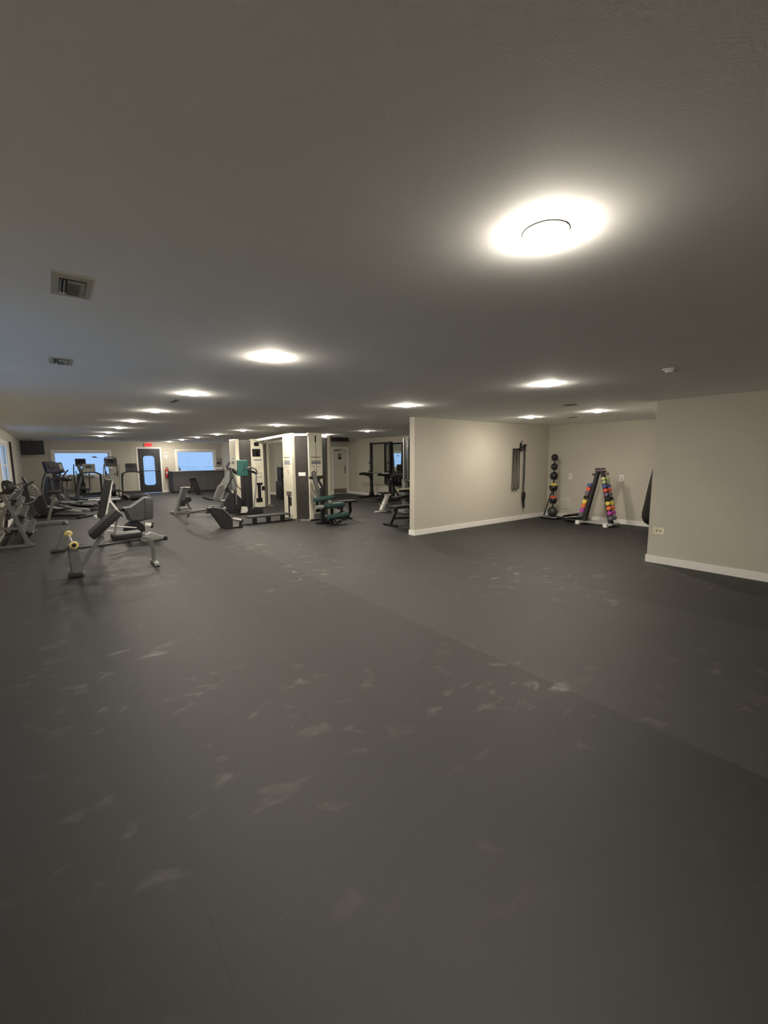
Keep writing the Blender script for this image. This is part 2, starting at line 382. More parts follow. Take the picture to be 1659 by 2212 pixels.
# ---------------------------------------------------------------- ceiling fixtures
def lamp_proto():
    e = thing('ceiling_light', '', 'light', (1.49, .97, H), group='round ceiling lights')
    MB().lathe([(.080, 0), (.080, -.003), (.074, -.005), (.060, -.005)]).build('trim_ring', 'trim', e)
    MB().lathe([(.068, -.004), (.068, -.010), (.062, -.016), (.042, -.022), (.02, -.024), (.004, -.0245)]).build('diffuser', 'lamp', e)
    return e
LP = lamp_proto(); first = True
def put_lamp(x, y, lab):
    global first
    if first: LP.location = (x, y, H); LP['label'] = lab; first = False
    else: copy_tree(LP, (x, y, H), lab)
ordn = ['nearest', 'second', 'third', 'fourth', 'fifth', 'sixth', 'seventh', 'eighth', 'farthest']
for n in range(8): put_lamp(1.49, .97+2.441*n, 'glaring round ceiling light, large and alone above the foreground' if n == 0 else 'round ceiling light, %s from the camera in the left row toward the far windows' % ordn[n])
for n in range(9): put_lamp(4.52, 2.85+2.441*n, 'round ceiling light, %s in the middle row running toward the grey desk' % ordn[n])
for (x, y, l) in ((7.98, 4.0, 'round ceiling light in the nook, above the coloured dumbbell stand'), (7.99, 5.4, 'round ceiling light in the nook, just in front of the hanging bands wall'), (7.82, 11.02, 'round ceiling light between the weight tower and the black rack'), (7.82, 13.45, 'round ceiling light just right of the tower top, before the white door')):
    put_lamp(x, y, l)
def vent(loc, label):
    e = thing('ceiling_vent', label, 'vent', loc, group='supply registers in the ceiling')
    MB().span((-.08, -.155, -.006), (.08, .155, 0), bev=.003).build('plate', 'wall', e, smooth=False)
    MB().span((-.05, -.10, -.008), (.05, .10, -.0055)).build('backing', 'black', e, smooth=False)
    for k in range(8): MB().box((.013, -.088+.025*k, -.012), (.066, .003, .012), rot=(.5, 0, 0)).build('slat', 'lgrey', e, smooth=False)
    for k in range(2): MB().box((-.044+.014*k, 0, -.012), (.003, .19, .010), rot=(0, .5, 0)).build('slat', 'lgrey', e, smooth=False)
    return e
v = vent((.15, 2.58, H), 'rectangular supply register in ceiling, nearer one at upper left')
copy_tree(v, (.14, 4.53, H), 'rectangular supply register in ceiling, farther one above the dumbbell rack')
e = thing('smoke_detector', 'small white ceiling box near the right foreground wall', 'detector', (4.71, 1.68, H))
MB().span((-.07, -.05, -.012), (.07, .05, 0), bev=.003).build('base', 'trim', e); MB().span((-.055, -.038, -.034), (.055, .038, -.012), bev=.008).build('cover', 'trim', e)
for (x, y, l) in ((6.6, 3.75, 'flat grey round ceiling speaker, nearer one over the nook'), (8.73, 4.91, 'flat grey round ceiling speaker, farther one over the nook')):
    e = thing('ceiling_speaker', l, 'speaker', (x, y, H), group='ceiling speakers')
    MB().lathe([(.12, 0), (.12, -.006), (.105, -.010)]).build('rim', 'lgrey', e); MB().lathe([(.103, -.006), (.103, -.011), (.02, -.014)]).build('grille', 'grey', e)
e = thing('ceiling_grille', 'narrow dark slot grille in ceiling left of the second lamp', 'vent', (1.46, 6.71, H))
MB().span((-.03, -.2, -.006), (.03, .2, 0), bev=.002).build('plate', 'grey', e); MB().span((-.015, -.18, -.009), (.015, .18, -.006)).build('slot', 'black', e)
e = thing('ceiling_box', 'dark grey box under the ceiling above the white door', 'box', (9.35, 15.2, H))
MB().span((-.42, -.15, -.16), (.42, .15, 0), bev=.008).build('housing', 'dark', e); MB().span((-.38, -.156, -.13), (.38, -.15, -.04)).build('grille', 'black', e)
# exit sign
e = thing('exit_sign', 'small glowing red exit sign above the dark glass door', 'sign', (3.79, YF-.03, 2.30))
MB().span((-.17, -.03, -.09), (.17, .03, .09), bev=.006).build('housing', 'trim', e)
MB().span((-.155, -.034, -.078), (.155, -.03, .078)).build('face', 'ext', e)
g = MB()
def stroke(g, pts, x, s, wd=.016, y=-.037):
    for a, b in zip(pts, pts[1:]):
        A = V(x+a[0]*s*.6, y, (a[1]-.5)*s); B = V(x+b[0]*s*.6, y, (b[1]-.5)*s)
        g.tube([A, B], 0, flat=(.004, wd) if abs((B-A).z) < abs((B-A).x)*3 else (wd, .004))
s = .1
for x, L in ((-.125, [[(1, 1), (0, 1), (0, 0), (1, 0)], [(0, .5), (.8, .5)]]), (-.055, [[(0, 1), (1, 0)], [(0, 0), (1, 1)]]), (.018, [[(.4, 1), (.4, 0)]]), (.065, [[(0, 1), (1, 1)], [(.5, 1), (.5, 0)]])):
    for P in L: stroke(g, P, x, s)
g.build('letters', 'extw', e, smooth=False, label='word EXIT')
e = thing('fire_extinguisher', 'red fire extinguisher on wall right of the exit door', 'extinguisher', (4.50, YF-.09, .72))
MB().lathe([(.0, .0), (.065, .0), (.07, .03), (.07, .36), (.05, .42), (.022, .45), (.022, .48)]).build('cylinder', 'redp', e)
g = MB().box((0, -.02, .50), (.03, .1, .03), bev=.004).tube([(0, 0, .5), (.07, 0, .47), (.09, 0, .3), (.08, 0, .15)], .010, rnd=.04); g.build('valve_and_hose', 'black', e)
MB().box((0, -.071, .24), (.07, .004, .12)).build('instruction_label', 'paper', e)
MB().span((-.04, .07, .1), (.04, .09, .4)).build('bracket', 'redp', e)
e = thing('wall_alarm', 'slim white box on wall between exit door and desk window', 'alarm', (4.52, YF-.02, 1.80))
MB().span((-.05, -.02, -.15), (.05, .02, .15), bev=.008).build('housing', 'trim', e); MB().span((-.03, -.024, .02), (.03, -.02, .10)).build('lens', 'lgrey', e)
def outlet(loc, ax, label, hor=False, m='trim', w=.075, h=.12):
    if hor: w, h = h, w
    e = thing('wall_outlet', label, 'outlet', loc)
    def sp(a, b, c, d, n0, n1, nm, mm):
        g = MB()
        if ax == 'x': g.span((-n1, a, c), (-n0, b, d), bev=.001)
        else: g.span((a, -n1, c), (b, -n0, d), bev=.001)
        return g.build(nm, mm, e, smooth=False)
    sp(-w/2, w/2, -h/2, h/2, 0, .006, 'cover_plate', m)
    for k in (-1, 1):
        if hor: sp(k*.024-.014, k*.024+.014, -.014, .014, .006, .009, 'socket', 'slot' if m == 'outl' else 'lgrey')
        else: sp(-.014, .014, k*.024-.014, k*.024+.014, .006, .009, 'socket', 'slot' if m == 'outl' else 'lgrey')
outlet((XW, 2.59, .50), 'x', 'ivory horizontal outlet low on the right foreground wall', True, 'outl', .10, .15)
outlet((XR, 6.03, 1.10), 'x', 'white outlet plate right of the medicine ball tree', w=.09, h=.15)
outlet((XR, 4.74, 1.10), 'x', 'white outlet plate right of the coloured dumbbell stand', w=.10, h=.16)
outlet((XR, 15.78, .42), 'x', 'white outlet low on wall between white door and black rack')
e = thing('wall_box', 'pale square junction box low on wall behind the medicine balls', 'box', (XR, 6.12, .40))
MB().span((-.03, -.12, -.16), (0, .12, .12), bev=.008).build('housing', 'door', e); MB().span((-.036, -.09, -.12), (-.03, .09, .08), bev=.002).build('lid', 'wall', e)
# television
e = thing('television', 'black flat television in the far left corner under the ceiling', 'television', (-.50, 22.35, 2.09), .12)
MB().span((-.37, -.03, -.26), (.37, .03, .30), bev=.008).build('casing', 'black', e)
MB().span((-.345, -.034, -.23), (.345, -.03, .275)).build('screen', 'tv', e, smooth=False)
MB().cyl((0, .05, .0), (0, .05, .35), .02).box((0, .04, 0), (.2, .04, .2)).build('ceiling_mount', 'black', e)
# long black rod on the left wall
e = thing('wall_rod', 'long thin black vertical bar on left wall beyond the window', 'rod', (XL+.03, 17.3, .75))
MB().cyl((0, 0, 0), (0, 0, 1.43), .028).build('rod', 'black', e)
for z in (.1, 1.39): MB().box((-.015, 0, z), (.03, .09, .05), bev=.004).build('bracket', 'black', e)
# ---------------------------------------------------------------- reception desk
e = thing('reception_desk', 'long grey counter in front of the far right window', 'desk', (5.85, 22.9, 0))
g = MB(); P = [(-1.1, .3), (-1.25, .22), (-1.3, .05), (-1.3, .3)]
g.prism([(1.2, .3), (1.2, -.3), (-1.1, -.3), (-1.23, -.24), (-1.3, -.1), (-1.3, .3)], 'z', .06, 1.0); g.build('front_panel', 'desk', e)
MB().prism([(1.22, .32), (1.22, -.34), (-1.12, -.34), (-1.27, -.27), (-1.34, -.1), (-1.34, .32)], 'z', 1.0, 1.03, bev=.004).build('counter_top', 'desk', e)
MB().prism([(1.18, .3), (1.18, -.27), (-1.1, -.27), (-1.26, -.1), (-1.26, .3)], 'z', 0, .06).build('plinth', 'black', e)
for x in (-.45, .35): MB().span((x-.004, -.303, .08), (x+.004, -.298, .99)).build('panel_joint', 'black', e)
e = thing('pump_bottle', 'small dark bottle on left end of the grey counter', 'bottle', (4.98, 22.8, 1.03))
MB().lathe([(.03, 0), (.036, .02), (.036, .13), (.014, .16), (.014, .19)]).build('body', 'dark', e); MB().tube([(0, 0, .19), (0, 0, .23), (-.05, 0, .23)], .008).build('pump', 'black', e)
e = thing('paper_tray', 'white papers lying on left end of the grey counter', 'papers', (4.85, 22.78, 1.03))
for k in range(3): MB().box((-.12+.2*k, .02*k, .008+.002*k), (.22, .28, .014), rot=(0, 0, .1*k)).build('paper_stack', 'paper', e)
e = thing('wall_dispenser', 'grey dispenser box on far wall right of the window', 'dispenser', (6.99, YF-.06, 1.50))
MB().span((-.11, -.06, -.16), (.10, .06, .16), bev=.015).build('housing', 'lgrey', e); MB().span((-.08, -.065, -.15), (.07, -.06, -.05)).build('tray', 'dark', e)
e = thing('office_printer', 'small white printer on right end of the counter', 'printer', (6.82, 22.9, 1.03))
MB().span((-.19, -.15, 0), (.19, .15, .17), bev=.015).build('body', 'paper', e); MB().span((-.14, -.2, .05), (.14, -.1, .065)).build('paper_tray', 'lgrey', e); MB().span((-.15, -.1, .17), (.15, .14, .20), bev=.006).build('lid', 'dark', e)
# shelf by the side wall corner
e = thing('storage_shelf', 'dark storage cabinet with open bins beside the wall corner', 'cabinet', (7.52, 16.45, 0))
g = MB(); g.span((-.22, -.2, 0), (-.2, .2, 1.27)); g.span((.2, -.2, 0), (.22, .2, 1.27)); g.span((-.2, .18, 0), (.2, .2, 1.27))
g.build('carcass', 'black', e)
for z in (.02, .33, .64, .95, 1.25): MB().span((-.2, -.2, z-.01), (.2, .18, z+.01)).build('shelf', 'black', e)
for z, m_ in ((.03, 'lgrey'), (.34, 'lgrey'), (.65, 'grey'), (.96, 'dteal')): MB().span((-.16, -.17, z), (.16, .14, z+.19), bev=.01).build('bin', m_, e)
for k, (dx, hh) in enumerate(((-.1, .26), (.02, .2))):
    q = thing('water_bottle', ['taller pale bottle on top of the dark cabinet', 'shorter pale bottle on top of the dark cabinet'][k], 'bottle', (7.52+dx, 16.4, 1.26))
    MB().lathe([(.03, 0), (.035, .01), (.035, hh*.7), (.014, hh*.86), (.014, hh*.92)]).build('body', 'lgrey', q); MB().cyl((0, 0, hh*.92), (0, 0, hh), .017).build('cap', 'dark', q)
e = thing('low_cabinet', 'low black trunk between wall corner and dark cabinet', 'cabinet', (7.235, 16.25, 0))
MB().span((-.055, -.2, 0), (.055, .3, .66), bev=.01).build('body', 'black', e); MB().span((-.06, -.21, .66), (.06, .31, .70), bev=.008).build('lid', 'black', e)
# ---------------------------------------------------------------- multi station gym
gy = thing('multi_station_gym', 'cream multi-station weight machine with smoked guards and cable beam', 'gym machine', (5.2, 12, 0))
def gb(name, m, *boxes, **k):
    g = MB()
    for a, b in boxes: g.span(a, b, bev=k.get('bev', 0))
    return g.build(name, m, gy, world=True, smooth=False, label=k.get('label'))
def slab(name, m, a, b, z0, z1, th=.015, label=None, par=None):
    a, b = V(*a, 0), V(*b, 0); dd = b-a; c = (a+b)/2; g = MB()
    g.box((c.x, c.y, (z0+z1)/2), (dd.length, th, z1-z0), rot=(0, 0, math.atan2(dd.y, dd.x)))
    return g.build(name, m, par or gy, world=not par, smooth=False, label=label)
HT = 2.27
# near corner unit: column A (faces -x), guard, column B (faces -y), guard, rear post
A = gb('column', 'cream', ((4.95, 10.36, .03), (5.07, 10.90, HT)), bev=.025)
B = gb('column', 'cream', ((5.27, 10.02, .03), (5.67, 10.16, HT)), bev=.02)
gb('column', 'cream', ((6.06, 10.44, .03), (6.16, 10.54, 2.24)), bev=.01)
slab('guard_panel', 'smoke', (5.05, 10.33), (5.28, 10.06), .07, 2.18)
slab('guard_panel', 'smoke', (5.68, 10.12), (6.06, 10.46), .07, 2.18)
slab('guard_panel', 'smoke', (5.07, 10.88), (6.06, 10.90), .07, 2.18)
slab('top_rail', 'silver', (5.03, 10.33), (5.27, 10.04), 2.19, 2.25, .05)
slab('top_rail', 'silver', (5.67, 10.10), (6.06, 10.46), 2.17, 2.24, .05)
slab('base_rail', 'silver', (5.0, 10.33), (5.27, 10.0), 0, .05, .05)
gb('base_frame', 'grey', ((5.0, 10.2, 0), (6.1, 10.9, .05)))
slab('guard_sticker', 'paper', (5.09, 10.265), (5.215, 10.118), 1.17, 1.26, .004, 'white printed strip on the smoked guard')
# far corner unit
C_ = gb('column', 'cream', ((4.69, 13.82, .03), (4.81, 14.40, 2.24)), bev=.02)
D_ = gb('column', 'cream', ((5.14, 13.66, .03), (5.54, 13.80, 2.24)), bev=.02)
gb('column', 'cream', ((5.86, 14.2, .03), (5.95, 14.3, 2.22)), bev=.01)
slab('guard_panel', 'smoke', (4.81, 13.84), (5.15, 13.72), .07, 2.2)
slab('guard_panel', 'smoke', (5.54, 13.76), (5.86, 14.24), .07, 2.18)
gb('base_frame', 'grey', ((4.75, 13.8, 0), (5.9, 14.35, .05)))
# overhead beam
g = MB().tube([(5.34, 13.72, 2.20), (5.0, 10.6, 2.235)], 0, flat=(.08, .07)); g.build('cable_beam', 'cream', gy, world=True, smooth=False)
g = MB().tube([(5.5, 14.0, 2.12), (6.1, 10.5, 2.2)], 0, flat=(.06, .06)); g.build('cable_beam', 'silver', gy, world=True, smooth=False)
def onY(par_col, y, rects, m, name='cutout', label=None):
    g = MB()
    for x0, x1, z0, z1 in rects: g.span((x0, y-.004, z0), (x1, y+.002, z1))
    return g.build(name, m, gy, world=True, smooth=False, label=label)
# column B face
yb = 10.02
onY(B, yb, [(5.455, 5.49, 2.03, 2.20)], 'black', 'pulley_slot')
MB().cyl((5.475, yb-.012, 1.2), (5.475, yb-.012, 2.1), .004, n=6).build('cable', 'black', gy, world=True)
onY(B, yb, [(5.33, 5.62, 1.64, 1.655)], 'black', 'trim_line')
onY(B, yb, [(5.34, 5.61, 1.47, 1.56)], 'lab', 'instruction_label', 'grey printed instruction block')
onY(B, yb, [(5.37, 5.42, 1.40, 1.425), (5.52, 5.59, 1.41, 1.42), (5.52, 5.58, 1.385, 1.395)], 'creamd', 'print')
MB().ring((5.45, yb-.002, 1.29), .045, .006, 'y').build('round_emblem', 'creamd', gy, world=True)
onY(B, yb, [(5.31, 5.66, 1.09, 1.17)], 'smoke', 'slot')
onY(B, yb, [(5.36, 5.65, .50, .58), (5.44, 5.52, .25, .50), (5.44, 5.65, .22, .30)], 'black', 'slot')
onY(B, yb, [(5.37, 5.43, .33+.02*k, .34+.02*k) for k in range(6)], 'creamd', 'print')
onY(B, yb, [(5.37, 5.63, .05, .17)], 'lab', 'foot_plate')
# column A face (-x)
def onX(x, rects, m, name='cutout', label=None):
    g = MB()
    for y0, y1, z0, z1 in rects: g.span((x-.004, y0, z0), (x+.002, y1, z1))
    return g.build(name, m, gy, world=True, smooth=False, label=label)
xa = 4.95
onX(xa, [(10.45, 10.8, 1.64, 1.655)], 'black', 'trim_line')
onX(xa, [(10.45, 10.78, 1.46, 1.57)], 'lab', 'instruction_label', 'grey printed instruction block')
onX(xa, [(10.5, 10.62, 1.40, 1.41), (10.66, 10.74, 1.40, 1.41)], 'creamd', 'print')
MB().ring((xa-.002, 10.58, 1.27), .055, .006, 'x').build('round_emblem', 'creamd', gy, world=True)
onX(xa, [(10.42, 10.72, .64, .76)], 'kick', 'cable_guide')
onX(xa, [(10.55, 10.64, .06, .66), (10.43, 10.56, .38, .62)], 'black', 'slot')
# column C, D details
onX(4.69, [(14.0, 14.2, 1.62, 1.635)], 'black', 'trim_line'); onX(4.69, [(13.98, 14.25, 1.45, 1.54)], 'lab', 'instruction_label')
onX(4.69, [(14.02, 14.16, .35, 1.15)], 'black', 'slot')
yd = 13.66
onY(D_, yd, [(5.24, 5.40, 2.02, 2.14), (5.17, 5.44, 1.68, 1.93)], 'black', 'slot')
onY(D_, yd, [(5.27, 5.29, 2.05, 2.11), (5.32, 5.36, 1.66, 1.86)], 'paper', 'print')
onY(D_, yd, [(5.21, 5.47, 1.55, 1.60)], 'lab', 'instruction_label', 'grey printed instruction block')
onY(D_, yd, [(5.24, 5.33, 1.47, 1.48), (5.24, 5.33, 1.445, 1.455), (5.40, 5.47, 1.46, 1.47)], 'creamd', 'print')
MB().ring((5.33, yd-.002, 1.34), .055, .006, 'y').build('round_emblem', 'creamd', gy, world=True)
g = MB().tube([(5.20, yd-.004, 1.15), (5.46, yd-.004, 1.15), (5.46, yd-.004, 1.03), (5.30, yd-.004, 1.03), (5.20, yd-.004, 1.15)], .006, n=6); g.build('pocket_outline', 'black', gy, world=True)
onY(D_, yd, [(5.22, 5.47, .76, .84), (5.30, 5.41, .34, .78), (5.24, 5.45, .20, .34), (5.44, 5.54, .58, .72)], 'black', 'slot')
for (cx, cy) in ((5.55, 10.55), (5.3, 14.1)):
    for k in range(12): MB().box((cx, cy, .12+.055*k), (.26, .12, .045), bev=.004).build('weight_plate', 'blackg', gy, world=True, smooth=False)
    g = MB(); g.cyl((cx-.09, cy, .06), (cx-.09, cy, 2.15), .012); g.cyl((cx+.09, cy, .06), (cx+.09, cy, 2.15), .012); g.build('guide_rod', 'chrome', gy, world=True)
# leg extension station in front of column B (parts of the gym)
le = thing('leg_extension_bench', 'teal padded leg extension seat in front of the right cream column', 'gym machine', (5.4, 9.25, 0))
def lb(name, m, g): return g.build(name, m, le, world=True)
g = MB().tube([(5.12, 9.5, 1.24), (5.14, 9.45, 1.0), (5.24, 9.4, .62), (5.24, 9.35, .35)], 0, flat=(.09, .07), rnd=.15); lb('press_arm', 'grey', g)
g = MB().tube([(5.12, 9.5, 1.22), (5.22, 9.5, 1.12), (5.36, 9.45, .85), (5.42, 9.4, .62)], .03, rnd=.1); lb('press_arm', 'dark', g)
lb('handle', 'dark', MB().ring((5.12, 9.5, 1.25), .045, .018, 'y').cyl((5.0, 9.5, 1.15), (5.3, 9.5, 1.13), .035))
lb('roller_pad', 'dteal', MB().cyl((4.98, 9.25, .62), (5.5, 9.25, .66), .06, n=20)); lb('end_cap', 'dark', MB().cyl((5.5, 9.25, .66), (5.53, 9.25, .662), .05))
lb('seat_cushion', 'dteal', MB().box((5.52, 9.3, .47), (.56, .32, .09), bev=.03)); lb('seat_shell', 'dark', MB().box((5.52, 9.3, .41), (.5, .28, .04), bev=.01))
lb('roller_pad', 'dteal', MB().cyl((5.26, 9.1, .19), (5.84, 9.1, .22), .062, n=20)); lb('roller_pad', 'lgrey', MB().cyl((5.02, 9.25, .44), (5.22, 9.25, .44), .05, n=20))
lb('frame', 'black', MB().span((5.2, 9.28, .03), (5.28, 9.36, .9), bev=.01).span((5.45, 9.27, .03), (5.52, 9.33, .42), bev=.008).span((5.66, 9.27, .1), (5.72, 9.33, .42), bev=.008).tube([(5.24, 9.3, .1), (5.7, 9.3, .12), (5.78, 9.25, .3)], 0, flat=(.06, .06)))
lb('foot', 'black', MB().tube([(5.4, 9.55, .03), (5.4, 8.95, .03)], 0, flat=(.07, .06)).tube([(5.55, 9.3, .12), (5.45, 8.95, .03)], .022)); lb('foot', 'black', MB().tube([(5.1, 9.4, .03), (5.75, 9.3, .03)], 0, flat=(.06, .05)))
lb('weight_box', 'lgrey', MB().box((5.55, 9.12, .32), (.12, .03, .08), bev=.005))
lb('leg_lever', 'silver', MB().tube([(5.74, 9.15, .38), (5.84, 9.1, .3), (5.86, 9.1, .2)], .014))
# flat black bench behind it
fb = thing('flat_bench', 'slim dark flat bench with pale top edge right of teal seat', 'bench', (6.25, 9.8, 0))
MB().box((0, 0, .46), (.52, .26, .05), bev=.018).build('seat_pad', 'pad', fb); MB().box((0, 0, .488), (.49, .235, .006), bev=.002).build('seat_top', 'greypad', fb)
MB().tube([(.10, 0, .44), (.12, 0, .2), (.02, 0, .03)], 0, flat=(.06, .06)).build('leg', 'black', fb)
MB().tube([(-.15, 0, .44), (-.17, 0, .03)], 0, flat=(.05, .05)).build('leg', 'black', fb)
for xx in (-.17, .02): MB().tube([(xx, -.2, .02), (xx, .2, .02)], 0, flat=(.05, .04)).build('foot', 'black', fb)
# long low bench left of the near column
lb2 = thing('low_row_bench', 'long low grey bench plank reaching the left cream column', 'bench', (4.3, 10.45, 0))
MB().box((0, 0, .19), (1.12, .24, .045), bev=.015).build('seat_board', 'greypad', lb2)
for x in (-.36, .0, .38): MB().box((x, 0, .095), (.08, .14, .15), bev=.01).build('leg', 'black', lb2)
MB().span((-.72, -.05, 0), (.62, .05, .03), bev=.004).build('floor_rail', 'black', lb2)
# sloping foot plate machine in front
wd = thing('footplate_machine', 'dark wedge-shaped footplate with tube handle, standing low on floor', 'gym machine', (3.15, 10.3, 0))
def wb(name, m, g): return g.build(name, m, wd, world=True)
wb('foot_plate', 'dark', MB().prism([(2.80, .50), (2.88, .52), (3.10, .46), (3.32, .22), (3.32, .0), (3.10, .0)], 'y', 10.20, 10.46, bev=.01))
wb('tread_strip', 'lgrey', MB().tube([(2.93, 10.19, .515), (3.10, 10.19, .47), (3.32, 10.19, .235)], 0, flat=(.03, .02)))
wb('handle_tube', 'silver', MB().cyl((3.20, 10.3, .25), (3.50, 10.12, .17), .035, n=18)); wb('handle_end', 'black', MB().cyl((3.50, 10.12, .17), (3.53, 10.105, .165), .038, n=18))
wb('handle_post', 'dark', MB().tube([(3.48, 10.13, .15), (3.47, 10.15, .0)], 0, flat=(.05, .05)))
wb('base_bar', 'black', MB().span((3.1, 10.1, 0), (3.52, 10.18, .04), bev=.006))
wb('link_bar', 'grey', MB().tube([(2.85, 10.45, .46), (2.6, 11.2, .33), (2.74, 12.0, .12)], .022, rnd=.2))
# triangular upright machine further back
tr = thing('triangular_row_stand', 'grey triangular steel stand with long low beam on open floor', 'gym machine', (3.2, 14.0, 0))
def tb(name, m, g): return g.build(name, m, tr, world=True)
tb('upright', 'grey', MB().tube([(2.84, 13.95, .04), (3.14, 14.2, .74)], 0, flat=(.05, .06))); tb('upright', 'dark', MB().tube([(2.98, 14.1, .05), (3.24, 14.25, .74)], 0, flat=(.08, .05)))
tb('brace', 'grey', MB().tube([(3.38, 14.3, .04), (3.2, 14.25, .4), (3.26, 14.25, .74)], 0, flat=(.05, .05), rnd=.05)); tb('brace', 'black', MB().tube([(3.12, 14.1, .1), (3.14, 14.1, .38)], 0, flat=(.09, .05)))
tb('top_bar', 'silver', MB().tube([(3.08, 14.2, .75), (3.2, 14.2, .765), (3.36, 14.2, .75)], .022)); tb('weight_disc', 'black', MB().cyl((3.29, 14.16, .38), (3.29, 14.28, .38), .085, n=24))
tb('roller', 'lgrey', MB().cyl((3.0, 14.05, .14), (3.22, 14.1, .14), .055, n=18)); tb('base_beam', 'grey', MB().tube([(2.76, 13.9, .04), (3.1, 13.9, .05), (3.75, 13.9, .06), (4.05, 13.5, .06)], 0, flat=(.10, .06), rnd=.15))
tb('foot', 'grey', MB().tube([(2.8, 13.7, .03), (2.8, 14.25, .03)], 0, flat=(.07, .05)))
# dark slim bench in front of counter
e = thing('upright_bench_pad', 'slim dark angled backrest bench standing before the grey counter', 'bench', (5.2, 21, 0))
MB().tube([(-.1, 0, .75), (.0, 0, .4), (.12, 0, .1)], 0, flat=(.28, .07)).build('backrest', 'pad', e); MB().box((-.1, 0, .77), (.22, .26, .05), bev=.015).build('seat', 'greypad', e)
MB().tube([(.15, 0, .1), (.2, 0, .03)], 0, flat=(.08, .06)).tube([(.1, -.25, .03), (.1, .25, .03)], 0, flat=(.06, .05)).tube([(-.1, 0, .74), (-.25, 0, .03)], 0, flat=(.05, .05)).build('frame', 'black', e)
# ---------------------------------------------------------------- elliptical with pale column, teal backed station
el = thing('arc_trainer', 'pale grey-green leaning elliptical trainer beside the teal seat', 'elliptical trainer', (4.1, 13.5, 0))
# the far cream column sits behind these machines
def eb(name, m, g, l=None): return g.build(name, m, el, world=True, label=l)
eb('column', 'lgrey', MB().prism([(4.11, 1.32), (4.2, 1.38), (4.33, 1.32), (4.3, 1.12), (4.06, .72), (3.95, .40), (3.74, .40), (3.86, .74), (4.1, 1.1)], 'y', 13.0, 13.16, bev=.015))
eb('side_cover', 'grey', MB().prism([(3.9, .84), (4.02, .86), (4.02, .70), (3.82, .40), (3.7, .40)], 'y', 12.97, 13.2, bev=.01))
eb('rear_cover', 'lgrey', MB().prism([(4.36, 1.25), (4.44, 1.2), (4.5, .8), (4.45, .66), (4.25, .68), (4.16, .78), (4.28, 1.0)], 'y', 13.22, 13.34, bev=.015))
eb('strut', 'dark', MB().tube([(4.34, 13.1, 1.15), (4.12, 13.1, .8), (4.2, 13.1, .62)], 0, flat=(.05, .07)))
eb('handlebar', 'dark', MB().tube([(4.22, 13.0, 1.52), (4.12, 13.0, 1.35), (4.28, 13.0, 1.33), (4.46, 13.0, 1.2)], .028, rnd=.04).tube([(4.28, 12.98, 1.33), (4.32, 12.98, 1.25), (4.42, 12.98, 1.18)], .04))
eb('moving_arm', 'grey', MB().tube([(4.24, 12.95, 1.33), (4.28, 12.95, 1.1), (4.36, 12.95, .85), (4.34, 12.95, .25)], .022, rnd=.1)); eb('moving_arm', 'dark', MB().tube([(4.36, 12.95, .85), (4.48, 12.97, .72), (4.6, 13.0, .6)], .012))
eb('pedal', 'black', MB().tube([(3.42, 13.1, .52), (3.6, 13.1, .44), (3.92, 13.1, .40)], 0, flat=(.16, .05), rnd=.08)); eb('pedal_arm', 'silver', MB().tube([(3.9, 13.1, .38), (4.34, 13.1, .40)], .022))
eb('stride_rail', 'silver', MB().tube([(3.52, 12.8, .27), (3.62, 12.8, .28), (3.78, 12.8, .27)], 0, flat=(.1, .03)))
eb('pedal', 'black', MB().prism([(3.42, .08), (3.5, .08), (3.56, .2), (3.66, .2), (3.62, .27), (3.5, .27)], 'y', 12.74, 12.86))
eb('drive_housing', 'dark', MB().prism([(3.9, .06), (4.6, .06), (4.62, .3), (4.4, .55), (4.2, .62), (4.06, .42)], 'y', 12.98, 13.3, bev=.02))
eb('base_frame', 'black', MB().span((3.85, 12.85, 0), (4.75, 12.93, .07), bev=.01).span((3.85, 13.25, 0), (4.75, 13.33, .07), bev=.01).span((4.62, 12.86, 0), (4.72, 13.4, .07), bev=.01)); eb('foot_cap', 'lgrey', MB().tube([(3.86, 12.8, .05), (3.9, 12.8, .16), (3.98, 12.8, .2)], .045, rnd=.04))
ts = thing('teal_press_station', 'seated press station with bright teal back pad and dark column', 'gym machine', (4.7, 12.6, 0))
def sb(name, m, g): return g.build(name, m, ts, world=True)
sb('back_pad', 'teal', MB().box((4.42, 12.5, 1.355), (.31, .10, .45), bev=.02)); sb('pad_fold', 'dteal', MB().tube([(4.44, 12.446, 1.52), (4.47, 12.446, 1.36), (4.4, 12.446, 1.24)], .006))
sb('column', 'dark', MB().span((4.50, 12.58, .1), (4.70, 12.72, 1.32), bev=.02))
sb('handle', 'grey', MB().tube([(4.46, 12.44, 1.30), (4.60, 12.42, 1.38), (4.78, 12.42, 1.32), (4.84, 12.42, 1.2), (4.66, 12.44, 1.22)], .020, rnd=.05)); sb('handle', 'dark', MB().tube([(4.55, 12.4, 1.28), (4.72, 12.4, 1.24), (4.8, 12.4, 1.18)], .028, rnd=.05))
sb('guide_arm', 'silver', MB().tube([(4.80, 12.42, 1.22), (4.76, 12.42, .7), (4.66, 12.42, .14)], .024, rnd=.1))
sb('lower_cover', 'dark', MB().prism([(4.42, 0), (4.95, 0), (4.95, .12), (4.75, .2), (4.5, .14)], 'y', 12.36, 12.7, bev=.02)); sb('foot_bar', 'black', MB().span((4.2, 12.5, 0), (4.9, 12.58, .06), bev=.01))
sb('base_casting', 'white', MB().prism([(4.30, .05), (4.50, .05), (4.48, .22), (4.34, .24)], 'y', 12.4, 12.5, bev=.01))
